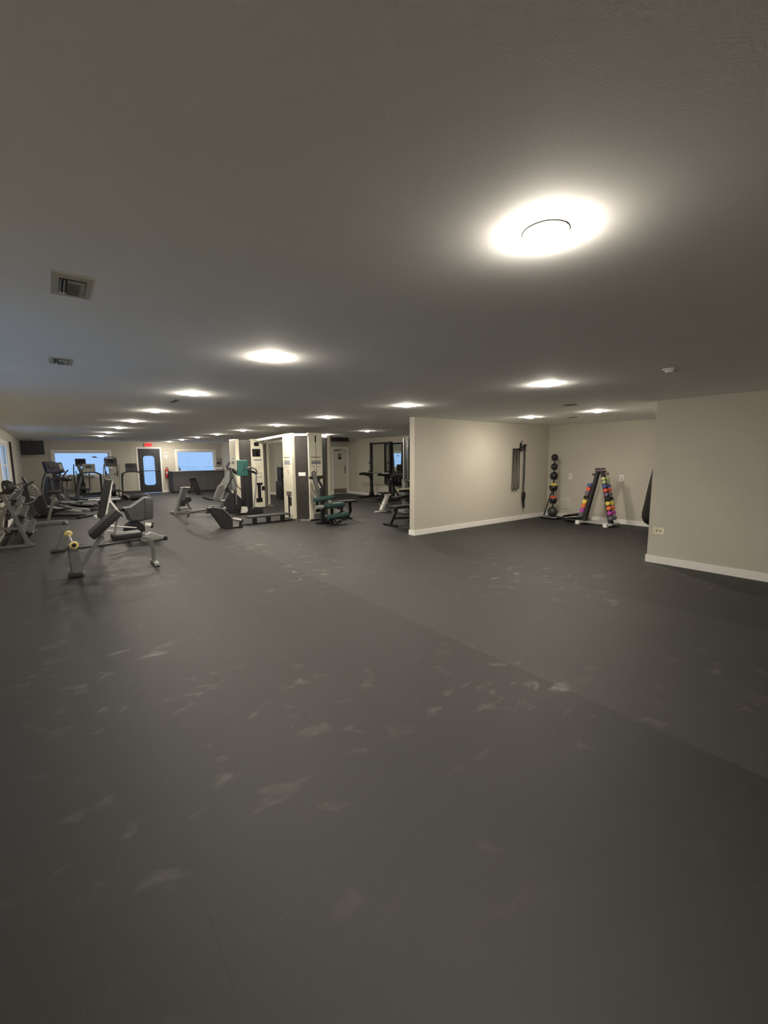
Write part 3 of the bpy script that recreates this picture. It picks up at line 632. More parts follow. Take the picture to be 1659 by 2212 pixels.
# ---------------------------------------------------------------- rack on the right, barbell, benches
rk = thing('squat_rack', 'tall black squat rack with long safety arms before the mirrors', 'rack', (10.4, 13.8, 0))
def rb(name, m, g): return g.build(name, m, rk, world=True)
for y in (14.38, 13.15):
    rb('upright', 'black', MB().span((10.35, y-.045, .02), (10.45, y+.045, 2.21), bev=.008))
    rb('upright_foot', 'black', MB().prism([(9.75, 0), (10.7, 0), (10.7, .06), (10.52, .07), (10.46, .25), (10.34, .25), (10.28, .07), (9.75, .06)], 'y', y-.05, y+.05, bev=.006))
    rb('safety_arm', 'black', MB().prism([(9.80, 1.0), (10.36, 1.0), (10.40, .72), (10.34, .72), (10.28, .84), (10.0, .91), (9.80, .91)], 'y', y-.03, y+.03, bev=.006))
    rb('bar_hook', 'black', MB().tube([(10.34, y-.07, 1.38), (10.26, y-.09, 1.36), (10.22, y-.1, 1.43)], 0, flat=(.05, .02)))
    rb('bar_hook', 'black', MB().tube([(10.38, y-.05, 1.02), (10.24, y-.07, 1.02), (10.23, y-.07, 1.1)], 0, flat=(.05, .02)))
rb('cross_beam', 'black', MB().span((10.36, 13.2, 2.13), (10.44, 14.33, 2.20), bev=.006)); rb('rear_beam', 'black', MB().span((10.6, 13.15, .02), (10.68, 14.38, .09), bev=.006))
rb('plate_cover', 'black', MB().prism([(13.05, .52), (13.05, .98), (13.28, .98), (13.30, .62), (13.24, .52)], 'x', 10.32, 10.38)); rb('band_panel', 'dark', MB().prism([(13.0, 1.0), (13.02, 1.5), (13.1, 2.2), (13.22, 2.2), (13.26, 1.5), (13.30, 1.02)], 'x', 10.46, 10.50))
rk.location.z = .018
bar = thing('barbell', 'steel barbell lying across the safety arms of the black rack', 'barbell', (9.95, 13.75, 1.036))
MB().cyl((0, -1.05, 0), (0, 1.05, 0), .016).build('shaft', 'chrome', bar)
for s_ in (-1, 1): MB().cyl((0, s_*.75, 0), (0, s_*1.1, 0), .026).build('sleeve', 'silver', bar)
for s_ in (-1, 1): MB().cyl((0, s_*.73, 0), (0, s_*.75, 0), .04).build('collar', 'silver', bar)
pm = thing('platform_mat', 'black lifting platform mat under the squat rack', 'mat', (10.0, 13.7, 0))
# second rack with stored plates beside the mirrors
sr = thing('plate_storage_rack', 'black plate rack crowded with discs next to the mirror', 'rack', (10.1, 12.0, 0))
def srb(name, m, g): return g.build(name, m, sr, world=True)
srb('upright', 'black', MB().span((10.1, 12.58, 0), (10.18, 12.66, 1.05), bev=.006)); srb('upright', 'black', MB().span((10.1, 11.5, 0), (10.18, 11.58, 1.05), bev=.006))
srb('top_rail', 'black', MB().span((10.06, 11.5, .98), (10.22, 12.66, 1.05), bev=.006)); srb('tray', 'black', MB().span((10.02, 11.5, .55), (10.26, 12.66, .6), bev=.006)); srb('base_foot', 'black', MB().span((9.9, 11.45, 0), (10.4, 11.6, .05))); srb('base_foot', 'black', MB().span((9.9, 12.56, 0), (10.4, 12.7, .05)))
for k in range(6):
    q = thing('weight_plate', ['large black weight plate, leftmost on the plate rack', 'second black weight plate from the left on the plate rack', 'third black weight plate from the left on the plate rack', 'fourth black weight plate from the left on the plate rack', 'fifth black weight plate from the left on the plate rack', 'black weight plate at the right end of the plate rack'][k], 'weight plate', (10.14, 12.5-.17*k, .60), group='plates on the storage rack')
    R = .19-.012*k
    MB().cyl((-.0, -.02, R), (-.0, .02, R), R, n=28).build('disc', 'blackg', q); MB().ring((0, -.02, R), R-.02, .012, 'y').build('rim', 'black', q); MB().cyl((0, -.03, R), (0, .03, R), .035, n=16).build('hub', 'chrome', q)
cc = thing('cable_machine', 'tall grey cable column machine half hidden by the partition end', 'gym machine', (8.3, 10, 0))
def cb(name, m, g): return g.build(name, m, cc, world=True)
cb('upright', 'lgrey', MB().span((8.50, 10.06, .02), (8.54, 10.12, 2.2), bev=.006)); cb('upright', 'dark', MB().span((8.62, 9.95, .02), (8.78, 10.15, 2.25), bev=.01)); cb('guide_rod', 'chrome', MB().cyl((8.585, 9.98, .3), (8.585, 9.98, 2.1), .012))
cb('seat_column', 'lgrey', MB().span((8.22, 9.7, .1), (8.36, 9.84, .98), bev=.02)); cb('arm', 'lgrey', MB().tube([(8.14, 9.7, .98), (8.5, 9.6, .93)], 0, flat=(.06, .06)))
cb('roller', 'outl', MB().cyl((7.95, 9.7, .68), (8.45, 9.65, .71), .035)); cb('roller_collar', 'yel', MB().cyl((8.33, 9.62, .70), (8.42, 9.61, .71), .055)); cb('roller', 'black', MB().cyl((7.93, 9.6, .66), (8.3, 9.55, .66), .03))
cb('seat', 'pad', MB().box((8.15, 9.8, .47), (.55, .28, .07), rot=(0, -.1, 0), bev=.02)); cb('seat', 'pad', MB().box((8.4, 9.7, .36), (.34, .25, .06), rot=(0, .2, 0), bev=.02))
cb('base_plate', 'silver', MB().span((8.1, 9.5, 0), (8.7, 10.2, .05), bev=.008)); cb('knee_bar', 'silver', MB().tube([(8.34, 9.6, .6), (8.42, 9.55, .45), (8.56, 9.5, .42)], .03, rnd=.05))
cb('lever', 'dark', MB().tube([(8.0, 10.1, .98), (8.2, 10.1, .6), (8.3, 10.0, .4)], .03)); cb('lever', 'dark', MB().tube([(8.05, 10.15, 1.05), (8.3, 10.1, 1.1), (8.33, 10.1, .9)], .04, rnd=.05))
wt = thing('white_t_bench', 'white slanted bench leg ending in a T foot on the floor', 'bench', (7.9, 10.2, 0))
MB().tube([(-.18, 0, .06), (.06, .0, .50)], 0, flat=(.13, .08)).build('post', 'white', wt); MB().box((-.2, -.0, .03), (.42, .08, .05), bev=.012).build('foot', 'white', wt); MB().box((.06, 0, .52), (.18, .14, .06), bev=.012).build('head_plate', 'white', wt)
MB().tube([(-.3, -.02, .26), (.12, -.02, .24)], .010).build('pin', 'silver', wt); MB().box((.06, .12, .57), (.30, .34, .05), bev=.02).build('seat_pad', 'pad', wt); MB().tube([(.1, .28, .54), (.12, .32, .02)], 0, flat=(.07, .07)).build('rear_leg', 'black', wt)
db = thing('dark_bench', 'black flat bench cut off by the partition end', 'bench', (6.75, 8.0, 0))
MB().box((-.02, 0, .44), (.72, .28, .06), bev=.02).build('seat_pad', 'pad', db); MB().box((-.02, 0, .475), (.69, .26, .008), bev=.002).build('seat_top', 'greypad', db)
MB().tube([(-.24, 0, .41), (-.42, 0, .06)], 0, flat=(.07, .07)).build('leg', 'black', db); MB().tube([(.2, 0, .41), (.36, 0, .03)], 0, flat=(.07, .07)).build('leg', 'black', db)
MB().tube([(-.36, 0, .18), (.3, 0, .15)], 0, flat=(.05, .05)).build('stretcher', 'black', db)
for xx in (-.42, .36): MB().tube([(xx, -.25, .025), (xx, .25, .025)], 0, flat=(.06, .05)).build('foot', 'black', db)
bpy.data.objects.remove(pm)
m_ = MB().span((9.3, 12.85, 0), (10.75, 15.2, .018), bev=.004).build('platform_mat', 'rub', smooth=False); m_['label'] = 'thin black lifting mat under the squat rack'; m_['category'] = 'mat'
# ---------------------------------------------------------------- nook: bands, ball tree, dumbbell stand, discs, hanging sack
hr = thing('band_hook_rack', 'dark wall hook rack at top of the hanging straps', 'hook', (9.52, YP, 1.86))
MB().box((0, -.01, .0), (.07, .02, .22), bev=.004).build('back_plate', 'dark', hr)
MB().tube([(0, -.02, .12), (-.02, -.06, .16)], .012).tube([(.02, -.02, .02), (.05, -.10, .0), (.08, -.13, .06)], .014, rnd=.02).tube([(-.02, -.02, -.02), (-.16, -.06, -.05)], .016).tube([(-.16, -.06, -.05), (-.2, -.1, -.02)], .012).build('hooks', 'dark', hr)
MB().ring((.04, -.08, -.01), .05, .016, 'y').build('strap_coil', 'dark', hr); MB().ring((.07, -.07, .03), .04, .014, 'y').build('strap_coil', 'black', hr)
for k in range(5):
    m0 = ['rub', 'bands', 'dark', 'bands', 'rub'][k]; wd_ = .024 - .003*(k % 2); x0 = 9.16+.058*k; x1 = x0+.05
    q = thing('resistance_band', ['leftmost long black resistance band loop on the partition wall', 'grey resistance band loop, second from left on the wall', 'charcoal resistance band loop in the middle of the five', 'grey resistance band loop, fourth from left on the wall', 'black resistance band loop nearest the hook rack'][k], 'resistance band', (x0+.02, YP-.04, 1.82), group='long bands on the hook')
    zb = .80 - (.04 if k in (0, 2) else 0)
    P = [(0, 0, 0), (-.012, 0, -.4), (-.02, 0, -(1.82-zb)+.06), (.01, 0, -(1.82-zb)), (.045, 0, -(1.82-zb)+.06), (.04, 0, -.4), (.03, 0, 0), (.015, 0, .01), (0, 0, 0)]
    MB().tube(P, 0, flat=(wd_*.55, .012), rnd=.03).build('band_loop', m0, q)
MB().cyl((9.17, YP-.04, 1.80), (9.50, YP-.04, 1.815), .014).build('peg_bar', 'dark', hr, world=True); 
st = thing('suspension_strap', 'twisted dark strap trainer hanging beside the band loops', 'strap', (9.62, YP-.05, 1.82))
MB().tube([(0, 0, 0), (.02, 0, -.25), (0, 0, -.5), (.02, 0, -.7), (0, 0, -.95), (.01, 0, -1.1)], 0, flat=(.062, .018), rnd=.08).build('strap', 'bands', st); MB().tube([(.03, -.01, 0), (.0, -.01, -.25), (.03, -.01, -.55), (.0, -.01, -.8), (.025, -.01, -1.1)], 0, flat=(.022, .012), rnd=.08).build('strap', 'dark', st)
MB().box((-.0, -.02, -1.18), (.10, .06, .16), bev=.02).build('handle', 'black', st); MB().tube([(-.03, -.02, -1.24), (.0, -.02, -1.36), (.03, -.02, -1.5)], 0, flat=(.05, .03), rnd=.05).tube([(.03, -.02, -1.24), (.02, -.02, -1.4)], 0, flat=(.03, .02)).build('foot_cradle', 'black', st)
bt_ = thing('medicine_ball_tree', 'slim black rack column carrying six stacked medicine balls', 'rack', (10.42, 6.27, 0))
BX, BY = 10.42, 6.27
MB().tube([(.13, .078, .04), (.13, .078, 1.66)], .016).build('pole', 'black', bt_); MB().tube([(.05, .28, .05), (.13, .15, .62), (.13, .09, .72)], .016).build('brace', 'black', bt_)
MB().box((0, 0, .03), (.40, .46, .04), bev=.015).build('base', 'black', bt_); MB().box((-.17, -.02, .05), (.05, .40, .03), bev=.01).build('base_trim', 'silver', bt_)
zs = [1.60, 1.36, 1.12, .82, .49, .183]; rs = [.087, .088, .105, .108, .105, .13]
for z, r in zip(zs, rs):
    if z > .3: MB().ring((0, 0, z-r*.82), r*.62+.010, .009, 'z')  .tube([(.13, .078, z-r*.82), (r*.53, r*.32, z-r*.82)], .011).build('ball_cradle', 'black', bt_)
def medball(k, z, r, label, m1, m2=None):
    q = thing('medicine_ball', label, 'ball', (BX-.0, BY, z), group='medicine balls on the tree')
    b = MB().ball((0, 0, 0), r, u=28, v=18).build('shell', m1, q)
    if m2:
        g = MB(); n = 24; prof = []
        for j in range(7): a = PI/2-(.02+j*.17); prof.append(((r+.002)*math.cos(a), (r+.002)*math.sin(a)))
        g.lathe(prof, n=n); g.build('colour_cap', m2, q)
    MB().ring((0, 0, 0), r+.0005, .003, 'y').build('seam', 'gry', q)
medball(0, zs[0], rs[0], 'topmost black medicine ball, slightly flattened, on the tree', 'blackg'); medball(1, zs[1], rs[1], 'dark violet-black medicine ball, second from the top', 'blackg'); medball(2, zs[2], rs[2], 'larger black medicine ball, third from the top', 'blackg')
medball(3, zs[3], rs[3], 'black medicine ball with a yellow top cap', 'blackg', 'yel'); medball(4, zs[4], rs[4], 'black medicine ball with a red top cap', 'blackg', 'red'); medball(5, zs[5], rs[5], 'largest dark grey medicine ball at the foot of the tree', 'dgloss')
for k in range(2):
    q = thing('balance_disc', ['upper tilted black balance disc beside the dumbbell stand', 'lower flat black balance disc on the floor by dumbbell stand'][k], 'balance disc', (10.42, 5.66-.04*k, .15-.125*k), group='balance discs')
    q.rotation_euler = (.0, 0, 0) if k else (-.22, 0, 0)
    MB().lathe([(.02, -.02), (.22, -.02), (.27, .0), (.29, .025), (.27, .035), (.05, .03)], n=36).build('disc', 'rub', q); MB().ring((0, 0, .03), .24, .012, 'z').build('rim', 'grey', q)
# A-shaped stand: two leaning plates in the plane of the wall, dumbbells point at the room
ds = thing('dumbbell_stand', 'black A-shaped stand with silver base holding coloured dumbbells', 'rack', (10.1, 4.95, 0))
AX = 10.1
def dsb(name, m, g): return g.build(name, m, ds, world=True)
for s_, y0, y1 in ((1, 5.26, 4.98), (-1, 4.57, 4.84)):
    dsb('side_plate', 'dark', MB().prism([(y0, .08), (y0-s_*.065, .08), (y1-s_*.05, 1.27), (y1+s_*.01, 1.27)], 'x', AX-.07, AX-.05)); dsb('side_plate', 'dark', MB().prism([(y0, .08), (y0-s_*.065, .08), (y1-s_*.05, 1.27), (y1+s_*.01, 1.27)], 'x', AX+.03, AX+.05))
    for k in range(6):
        t = (k+.5)/6; yy = (y0-s_*.033)*(1-t)+(y1-s_*.025)*t; dsb('rung', 'black', MB().cyl((AX-.05, yy, .08+1.19*t), (AX+.03, yy, .08+1.19*t), .012))
dsb('top_cap', 'dark', MB().span((AX-.08, 4.83, 1.26), (AX+.13, 5.0, 1.29), bev=.006))
dsb('base_bar', 'silver', MB().span((AX-.10, 4.54, .05), (AX-.02, 5.32, .09), bev=.01)); dsb('base_bar', 'silver', MB().span((AX+.10, 4.54, .05), (AX+.18, 5.32, .09), bev=.01))
for yy in (5.34, 4.68): dsb('foot', 'white', MB().box((AX-.10, yy, .045), (.10, .09, .09), bev=.015))
for yy in (5.28, 4.58): dsb('foot', 'grey', MB().box((AX+.22, yy, .04), (.12, .08, .08), bev=.015))
dsb('base_cross', 'silver', MB().span((AX-.1, 4.58, .03), (AX+.22, 4.66, .07), bev=.008)); dsb('base_cross', 'silver', MB().span((AX-.1, 5.24, .03), (AX+.22, 5.32, .07), bev=.008))
def dumbbell(m, r, half, label, loc, group, rz=0, hexa=True, mats=None):
    q = thing('dumbbell', label, 'dumbbell', loc, rz, group)
    n = 6 if hexa else 20
    MB().cyl((-half*.55, 0, 0), (half*.55, 0, 0), .014, n=10).build('handle', 'chrome', q)
    for s_ in (-1, 1):
        MB().cyl((s_*half*.5, 0, 0), (s_*half*.92, 0, 0), r, n=n).cyl((s_*half*.92, 0, 0), (s_*half, 0, 0), r, r*.72, n=n).cyl((s_*half*.42, 0, 0), (s_*half*.5, 0, 0), r*.72, r, n=n).build('head', m, q, smooth=False)
    return q
LC = [('blue', 'blue'), ('red', 'red'), ('grey-violet', 'vio'), ('black', 'black'), ('yellow', 'yel'), ('orange', 'ora'), ('magenta', 'mag'), ('dark grey', 'gry')]
LZ = [.95, .86, .765, .66, .555, .455, .345, .225]
for (nm, mm), z in zip(LC, LZ):
    t = (z-.08)/1.19; yy = 5.26*(1-t)+4.98*t
    dumbbell(mm, .047+.010*(1-t), .105, nm+' rubber dumbbell on the left leg of the A-shaped stand', (AX-.01, yy+.055+.008*(1-t), z), 'coloured dumbbells on the stand')
RC = [('lime green', 'lgn'), ('pale green', 'grn')] + LC
RZ = [1.115, 1.035, .945, .85, .755, .66, .555, .445, .335, .22]
for (nm, mm), z in zip(RC, RZ):
    t = (z-.08)/1.19; yy = 4.585*(1-t)+4.85*t
    dumbbell(mm, .043+.012*(1-t), .125, nm+' rubber dumbbell on the right leg of the A-shaped stand', (AX-.01, yy-.03-.012*(1-t), z), 'coloured dumbbells on the stand')
for yy, z, l in ((5.04, 1.20, 'small plum dumbbell high on the left of the stand'), (4.98, 1.325, 'small plum dumbbell lying on top of the stand'), (4.87, 1.33, 'small dark dumbbell at the peak of the stand'), (4.78, 1.22, 'small plum dumbbell high on the right of the stand')):
    dumbbell('plum', .030, .09, l, (AX+.0, yy, z), 'small dumbbells at the stand top')
sk = thing('hanging_hammock', 'black cloth sack hanging at the nook wall beside the wall edge', 'hammock', (10.38, 3.72, 0))
g = MB(); n = 36; R = []
for z, r in ((.10, .10), (.12, .20), (.17, .285), (.26, .33), (.38, .335), (.6, .30), (.97, .25), (1.3, .195), (1.55, .15), (1.8, .10), (2.05, .045), (2.2, .02)):
    R.append([g.bm.verts.new((r*(1+.05*math.sin(7*k*2*PI/n+z))*math.cos(2*PI*k/n), r*(1+.05*math.sin(5*k*2*PI/n))*math.sin(2*PI*k/n), z)) for k in range(n)])
for a, b in zip(R, R[1:]):
    for k in range(n): g.bm.faces.new((a[k], a[(k+1) % n], b[(k+1) % n], b[k]))
g.bm.faces.new(R[0][::-1]); g.bm.faces.new(R[-1]); g.build('cloth', 'black', sk)
MB().cyl((0, 0, 2.2), (0, 0, 2.43), .008).build('rope', 'black', sk); MB().cyl((0, 0, 2.42), (0, 0, 2.44), .04).build('ceiling_hook', 'silver', sk)
# ---------------------------------------------------------------- near bench
nb = thing('adjustable_bench', 'grey steel exercise bench with charcoal pads and yellow rings, nearest left', 'bench', (.7, 7.4, 0))
def nbb(name, m, g, l=None): return g.build(name, m, nb, world=True, label=l)
YN = 7.42
nbb('front_post', 'grey', MB().prism([(.09, .44), (.21, .46), (.25, .05), (.28, .02), (.13, .02), (.11, .08)], 'y', YN-.05, YN+.05, bev=.012))
nbb('strut', 'grey', MB().tube([(.22, YN, .06), (.34, YN, .28), (.52, YN, .54)], 0, flat=(.06, .05))); nbb('floor_foot', 'black', MB().box((.17, YN, .02), (.16, .34, .04), bev=.01))
nbb('roller_bar', 'chrome', MB().cyl((.16, YN-.16, .46), (.13, YN+.72, .51), .018))
nbb('roller_ring', 'cyel', MB().ring((.17, YN-.16, .46), .038, .017, 'y')); nbb('roller_ring', 'cyel', MB().ring((.135, YN+.66, .51), .036, .016, 'y')); nbb('roller_hub', 'black', MB().cyl((.17, YN-.19, .46), (.165, YN-.12, .46), .026)); nbb('pull_pin', 'chrome', MB().cyl((.20, YN-.12, .46), (.28, YN-.12, .455), .009))

nbb('backrest_pad', 'pad', MB().box((.565, YN, .70), (.50, .30, .10), rot=(0, -.74, 0), bev=.025)); nbb('backrest_plate', 'greypad', MB().box((.53, YN, .745), (.46, .28, .02), rot=(0, -.74, 0), bev=.006))
nbb('backrest_hinge', 'silver', MB().tube([(.74, YN, .80), (.70, YN, .66), (.66, YN, .48)], .014))
nbb('main_beam', 'silver', MB().tube([(.42, YN, .43), (1.0, YN, .45)], 0, flat=(.05, .05))); nbb('seat_pad', 'pad', MB().box((.82, YN, .50), (.38, .30, .09), rot=(0, -.05, 0), bev=.025))
nbb('rear_leg', 'grey', MB().tube([(.98, YN, .45), (1.12, YN, .42), (1.17, YN, .28), (1.16, YN, .05)], 0, flat=(.06, .05), rnd=.09)); nbb('rear_foot', 'lgrey', MB().box((1.17, YN-.02, .035), (.07, .36, .05), bev=.015)); nbb('foot_rubber', 'black', MB().box((1.17, YN-.02, .008), (.075, .37, .016), bev=.004))
# second bench machine behind
b2 = thing('incline_sit_up_bench', 'second bench with tall dark board, white braces and grey padded block', 'bench', (1.0, 9.7, 0))
def b2b(name, m, g): return g.build(name, m, b2, world=True)
YM = 9.6
b2b('back_board', 'pad', MB().tube([(.843, YM, 1.256), (.672, YM, .552)], 0, flat=(.10, .28))); b2b('brace', 'white', MB().tube([(.896, YM-.05, 1.235), (.832, YM-.05, .904), (.704, YM-.05, .424)], 0, flat=(.03, .035)))
b2b('brace', 'white', MB().tube([(.81, YM-.05, .915), (1.024, YM-.05, .53)], 0, flat=(.03, .035))); b2b('brace', 'white', MB().tube([(1.024, YM-.05, .54), (.854, YM-.05, .659)], 0, flat=(.03, .035)))
b2b('side_rail', 'silver', MB().tube([(.79, YM-.15, .40), (1.227, YM-.15, .317)], .014)); b2b('side_rail', 'silver', MB().tube([(.747, YM-.15, .296), (1.227, YM-.15, .21)], 0, flat=(.04, .04)))
b2b('padded_block', 'greypad', MB().prism([(1.07, .686), (1.19, .697), (1.445, .872), (1.515, .825), (1.54, .452), (1.42, .43), (1.33, .406), (1.14, .43), (1.107, .546)], 'y', 9.62, 10.0, bev=.03)); b2b('end_cushion', 'greypad', MB().box((1.49, 9.82, .655), (.16, .46, .44), rot=(0, .05, 0), bev=.055))
b2b('front_post', 'grey', MB().prism([(.08, .38), (.18, .42), (.12, .06), (.06, .0), (-.05, .0), (-.03, .06)], 'y', 9.55, 9.64, bev=.01)); b2b('front_foot', 'black', MB().box((.0, 9.6, .015), (.2, .3, .03), bev=.008))
b2b('pad_arm', 'black', MB().tube([(.88, 9.85, .68), (1.12, 9.85, .62)], 0, flat=(.05, .05)))
b2b('seat', 'black', MB().prism([(1.05, .196), (1.07, .31), (1.165, .394), (1.305, .406), (1.40, .31), (1.40, .196)], 'y', 9.65, 10.0, bev=.02)); b2b('cushion_end', 'white', MB().cyl((1.40, 9.7, .335), (1.51, 9.7, .31), .055)); b2b('cushion_cap', 'black', MB().cyl((1.51, 9.7, .31), (1.55, 9.7, .30), .058))
b2b('post', 'grey', MB().tube([(1.12, 9.9, .2), (1.12, 9.9, .03)], 0, flat=(.07, .07))); b2b('post', 'grey', MB().tube([(1.33, 9.8, .2), (1.33, 9.8, .03)], 0, flat=(.06, .06))); b2b('post', 'grey', MB().tube([(.69, YM, .56), (.66, YM, .03)], 0, flat=(.06, .06)))
b2b('floor_frame', 'black', MB().tube([(.0, YM+.02, .02), (.66, YM+.02, .02), (1.33, 9.85, .02)], 0, flat=(.035, .025))); b2b('foot', 'lgrey', MB().prism([(1.38, .13), (1.50, .17), (1.74, .05), (1.74, .01), (1.50, .05), (1.38, .06)], 'y', 9.6, 9.76, bev=.01)); b2b('foot_tip', 'black', MB().box((1.745, 9.68, .035), (.07, .19, .07), bev=.015)); b2b('link', 'grey', MB().tube([(1.30, 9.8, .09), (1.42, 9.7, .10)], .025))
# ---------------------------------------------------------------- dumbbell rack along the left wall
dr = thing('dumbbell_rack', 'three-tier grey steel dumbbell rack along the left wall', 'rack', (-.62, 11.5, 0))
def drb(name, m, g): return g.build(name, m, dr, world=True)
TZ = [(.92, -.68, 'top'), (.60, -.60, 'middle'), (.28, -.52, 'bottom')]
for y in (10.5, 12.55):
    drb('end_frame', 'grey', MB().tube([(-.74, y, 1.0), (-.66, y, .78), (-.44, y, .04)], 0, flat=(.06, .08))); drb('end_frame', 'grey', MB().tube([(-.70, y, .80), (-.86, y, .35), (-.90, y, .05)], 0, flat=(.06, .06)))
    drb('foot', 'grey', MB().span((-.90, y-.04, 0), (-.36, y+.04, .05), bev=.01)); drb('tie_bar', 'grey', MB().tube([(-.88, y, .38), (-.50, y, .36)], 0, flat=(.05, .05))); drb('tie_bar', 'grey', MB().tube([(-.90, y, .76), (-.58, y, .74)], 0, flat=(.05, .05)))
for z, x, nm in TZ:
    drb('tier_rail', 'dark', MB().tube([(x+.09, 10.5, z-.11), (x+.09, 12.55, z-.11)], 0, flat=(.04, .03))); drb('tier_rail', 'dark', MB().tube([(x-.09, 10.5, z-.048), (x-.09, 12.55, z-.048)], 0, flat=(.04, .03)))
posn = ['front end', 'second', 'third', 'fourth', 'fifth', 'sixth', 'seventh', 'eighth', 'ninth', 'back end']
proto = {}
for ti, (z, x, nm) in enumerate(TZ):
    r = [.056, .064, .072][ti]; n = [10, 10, 9][ti]
    for k in range(n):
        y = 10.62+(12.45-10.62)*k/(n-1)
        lab = '%s-tier chrome-capped black dumbbell, %s, in the left wall rack' % (nm, posn[k] if k < n-1 else 'back end')
        if ti not in proto:
            q = thing('dumbbell', lab, 'dumbbell', (x, y, z+.02), 0, 'dumbbells in the left wall rack'); half = .15+.01*ti
            MB().cyl((-half*.5, 0, 0), (half*.5, 0, 0), .014, n=10).build('handle', 'chrome', q)
            for s_ in (-1, 1):
                g = MB()
                for j in range(3): a = half*(.42+.17*j); g.cyl((s_*a, 0, 0), (s_*(a+half*.13), 0, 0), r*(1-.06*abs(j-1)), n=18)
                g.build('head', 'rub', q); g = MB()
                for j in range(3): a = half*(.55+.17*j); g.cyl((s_*a, 0, 0), (s_*(a+half*.04), 0, 0), r*.86, n=18)
                g.cyl((s_*half*.9, 0, 0), (s_*half*.98, 0, 0), r*.55, n=18); g.build('end_cap', 'chrome', q)
            q.rotation_euler = (0, .33, 0); proto[ti] = q
        else: copy_tree(proto[ti], (x, y, z+.02), lab)
# round plates resting on rack top
for k, (x, y, z, r) in enumerate(((-.66, 10.72, 1.0, .13), (-.66, 11.25, 1.0, .11))):
    q = thing('grip_plate', ['big rounded dark plate leaning on top of the left rack front', 'smaller rounded dark plate on top of the left rack'][k], 'weight plate', (x, y, z), 0, 'plates on the rack top')
    q.rotation_euler = (0, -.1, .5)
    MB().cyl((-.03, 0, r*.98), (.03, 0, r*.98), r, n=28).build('disc', 'rub', q); MB().ring((.03, 0, r*.98), r*.75, .012, 'x').build('grip_ring', 'dark', q); MB().cyl((-.04, 0, r*.98), (.04, 0, r*.98), .03).build('hub', 'silver', q)
# small white object on floor
q = thing('white_cup', 'small white cup standing on the floor behind the near bench', 'cup', (.88, 14.3, 0)); MB().lathe([(.03, 0), (.034, .005), (.045, .085), (.041, .085), (.032, .01)]).build('body', 'paper', q); MB().ring((0, 0, .085), .043, .004, 'z').build('rim', 'paper', q)
# ---------------------------------------------------------------- cardio machines
def treadmill(loc, rz, label, con='dark', rail='grey', body='dark', hoop=False, L=1.75, W=.80, cz=1.42, face='black'):
    e = thing('treadmill', label, 'treadmill', loc, rz, 'treadmills')
    MB().span((-W/2+.10, -L/2, .14), (W/2-.10, L/2-.35, .17), bev=.008).build('belt', 'rub', e)
    MB().span((-W/2+.04, -L/2+.02, .05), (W/2-.04, L/2-.2, .14), bev=.015).build('deck', 'black', e)
    for s in (-1, 1):
        MB().span((s*W/2-s*.10, -L/2, .10), (s*W/2, L/2-.3, .18), bev=.012).build('side_rail', rail, e)
        MB().tube([(s*(W/2-.04), L/2-.25, .05), (s*(W/2-.04), L/2-.32, .6), (s*(W/2-.05), L/2-.45, 1.02)], 0, flat=(.06, .08), rnd=.15).build('upright', body, e)
        MB().tube([(s*(W/2-.05), L/2-.42, 1.02), (s*(W/2-.05), L/2-.85, .98)], .028, rnd=.05).build('handrail', 'black', e)
        MB().span((s*W/2-s*.12, -L/2+.0, 0), (s*W/2-s*.02, -L/2+.15, .06), bev=.01).build('rear_foot', 'black', e)
    MB().prism([(L/2-.40, .16), (L/2-.30, .27), (L/2-.1, .25), (L/2, .10), (L/2-.02, 0), (L/2-.4, 0)], 'x', -W/2+.02, W/2-.02, bev=.02).build('motor_cover', body, e)
    MB().tube([(-W/2+.03, L/2-.46, 1.0), (-W/4, L/2-.48, 1.10), (W/4, L/2-.48, 1.10), (W/2-.03, L/2-.46, 1.0)], 0, flat=(.10, .06), rnd=.1).build('cross_bar', 'black', e)
    c = MB().box((0, L/2-.42, 1.28), (.44, .07, .34), rot=(-.25, 0, 0), bev=.02).build('console', con, e)
    MB().box((0, L/2-.461, 1.33), (.20, .01, .10), rot=(-.25, 0, 0)).build('display', face, c)
    MB().box((0, L/2-.50, 1.10), (.20, .05, .03), bev=.006).build('key_strip', 'paper' if con != 'dark' else 'lgrey', c)
    if hoop: MB().tube([(-.3, L/2-.4, 1.0), (-.3, L/2-.42, 1.72), (.3, L/2-.42, 1.72), (.3, L/2-.4, 1.0)], .016, rnd=.15).build('hoop', 'black', e)
    return e
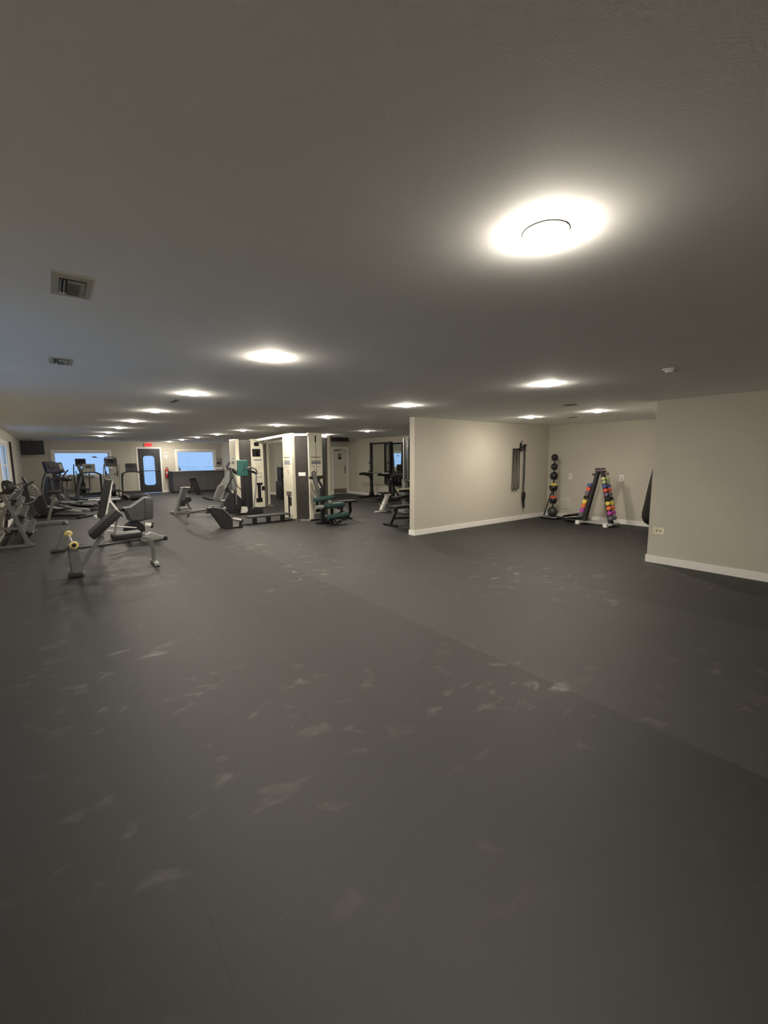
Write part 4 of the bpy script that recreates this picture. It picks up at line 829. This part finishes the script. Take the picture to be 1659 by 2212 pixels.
def elliptical(loc, rz, label, con='navy', col='dark', rail='silver', hoop=False, s=1.0, ht=1.5):
    e = thing('elliptical_trainer', label, 'elliptical trainer', loc, rz, 'elliptical trainers')
    MB().span((-.28, -.75, 0), (.28, -.66, .06), bev=.01).span((-.26, .55, 0), (.26, .64, .06), bev=.01).span((-.04, -.7, .02), (.04, .6, .09), bev=.01).build('base_frame', 'black', e)
    for k in (-1, 1):
        MB().tube([(k*.16, -.72, .20), (k*.16, -.2, .26), (k*.16, .25, .34)], 0, flat=(.05, .05), rnd=.1).build('foot_rail', rail, e)
        MB().box((k*.17, -.25, .31+.05*k), (.13, .38, .05), rot=(.1*k, 0, 0), bev=.015).build('pedal', 'black', e)
        MB().tube([(k*.25, .20, .3), (k*.27, .30, .8), (k*.27, .18, 1.2), (k*.25, .05, ht-.08)], .019, rnd=.12).build('moving_arm', 'dark' if col == 'dark' else 'lgrey', e)
        MB().tube([(k*.12, .30, 1.0), (k*.20, .08, 1.04), (k*.20, -.02, 1.14)], .016, rnd=.05).build('grip', 'black', e)
    MB().cyl((-.10, .42, .36), (.10, .42, .36), .29, n=28).build('flywheel_shroud', 'dark', e); MB().ring((.10, .42, .36), .24, .012, 'x').ring((-.10, .42, .36), .24, .012, 'x').build('shroud_trim', 'dark', e)
    MB().prism([(.50, .3), (.28, .3), (.20, .9), (.22, ht-.28), (.32, ht-.26), (.40, .9)], 'x', -.075, .075, bev=.02).build('column', col, e)
    c = MB().box((0, .20, ht), (.38, .09, .33), rot=(-.25, 0, 0), bev=.025).build('console', con, e); MB().box((0, .158, ht+.04), (.2, .01, .14), rot=(-.25, 0, 0)).build('display', 'blackg', c)
    if hoop: MB().tube([(-.21, .25, .9), (-.21, .22, ht+.22), (.21, .22, ht+.22), (.21, .25, .9)], .016, rnd=.12).build('hoop', 'dark', e)
    return e
elliptical((.15, 15.25, 0), .85, 'dark violet elliptical trainer facing the left wall, nearest of the cardio row', ht=1.42)
elliptical((.40, 16.95, 0), 1.15, 'dark elliptical trainer facing the left wall, second in the cardio row', ht=1.38)
treadmill((.42, 18.3, 0), PI/2, 'dark treadmill facing the left wall with grey side rails', rail='grey', L=1.6)
treadmill((1.22, 19.45, 0), PI/2, 'treadmill with bright silver rails lying across before the far window', rail='silver', L=1.6, cz=1.3)
treadmill((1.24, 21.0, 0), 0, 'treadmill with pale console facing the left far window', con='lgrey', L=1.7, W=.86)
treadmill((2.74, 20.75, 0), 0, 'dark treadmill just left of the exit door', con='dark', L=1.9, W=.82)
elliptical((1.98, 20.80, 0), 0, 'elliptical trainer with pale column and tall black hoop handle', con='dark', col='lgrey', hoop=True, ht=1.50)
elliptical((1.05, 22.66, 0), 0, 'elliptical trainer right before the left far window', con='dark', col='dark', ht=1.50)
def bike(loc, rz, label, fan=False):
    e = thing('exercise_bike', label, 'exercise bike', loc, rz, 'exercise bikes')
    MB().span((-.25, -.5, 0), (.25, -.42, .06), bev=.01).span((-.25, .5, 0), (.25, .58, .06), bev=.01).span((-.035, -.48, .03), (.035, .55, .10), bev=.01).build('base_frame', 'grey', e)
    MB().cyl((-.05, .3, .42 if not fan else .82), (.05, .3, .42 if not fan else .82), .25 if not fan else .06, n=28).build('wheel_housing', 'dark', e); z = .42 if not fan else .82
    for k in (-1, 1): MB().ring((k*.055, .3, z), .25, .018, 'x').build('wheel_rim', 'grey', e)
    if fan:
        for k in (-1, 1):
            g = MB()
            for j in range(8): a = PI*j/8; g.cyl((k*.06, .3+.24*math.cos(a), z+.24*math.sin(a)), (k*.06, .3-.24*math.cos(a), z-.24*math.sin(a)), .005, n=6)
            g.build('cage_wires', 'dark', e)
    MB().tube([(0, -.1, .1), (0, -.22, .55), (0, -.27, .78)], 0, flat=(.05, .06)).build('seat_post', 'grey', e); MB().box((0, -.29, .82), (.22, .30, .08), bev=.035).build('saddle', 'pad', e)
    MB().tube([(0, .2, .3), (0, .28, 1.0)], 0, flat=(.06, .08)).build('head_post', 'dark', e); MB().tube([(-.2, .1, 1.1), (-.16, .26, 1.02), (.16, .26, 1.02), (.2, .1, 1.1)], .016, rnd=.05).build('handlebar', 'black', e); MB().box((0, .28, 1.14), (.2, .05, .16), rot=(-.4, 0, 0), bev=.015).build('console', 'dark', e)
    for k in (-1, 1): MB().tube([(k*.07, .02, .34), (k*.1, .02+k*.12, .34-k*.1)], .012).box((k*.15, .02+k*.12, .34-k*.1), (.09, .1, .025), bev=.006).build('pedal', 'black', e)
    return e
bike((-.25, 13.7, 0), PI/2, 'dark fan bike with wire wheel, left of the elliptical row', True)
bike((.35, 21.2, 0), 2.6, 'exercise bike with black saddle beneath the left far window')
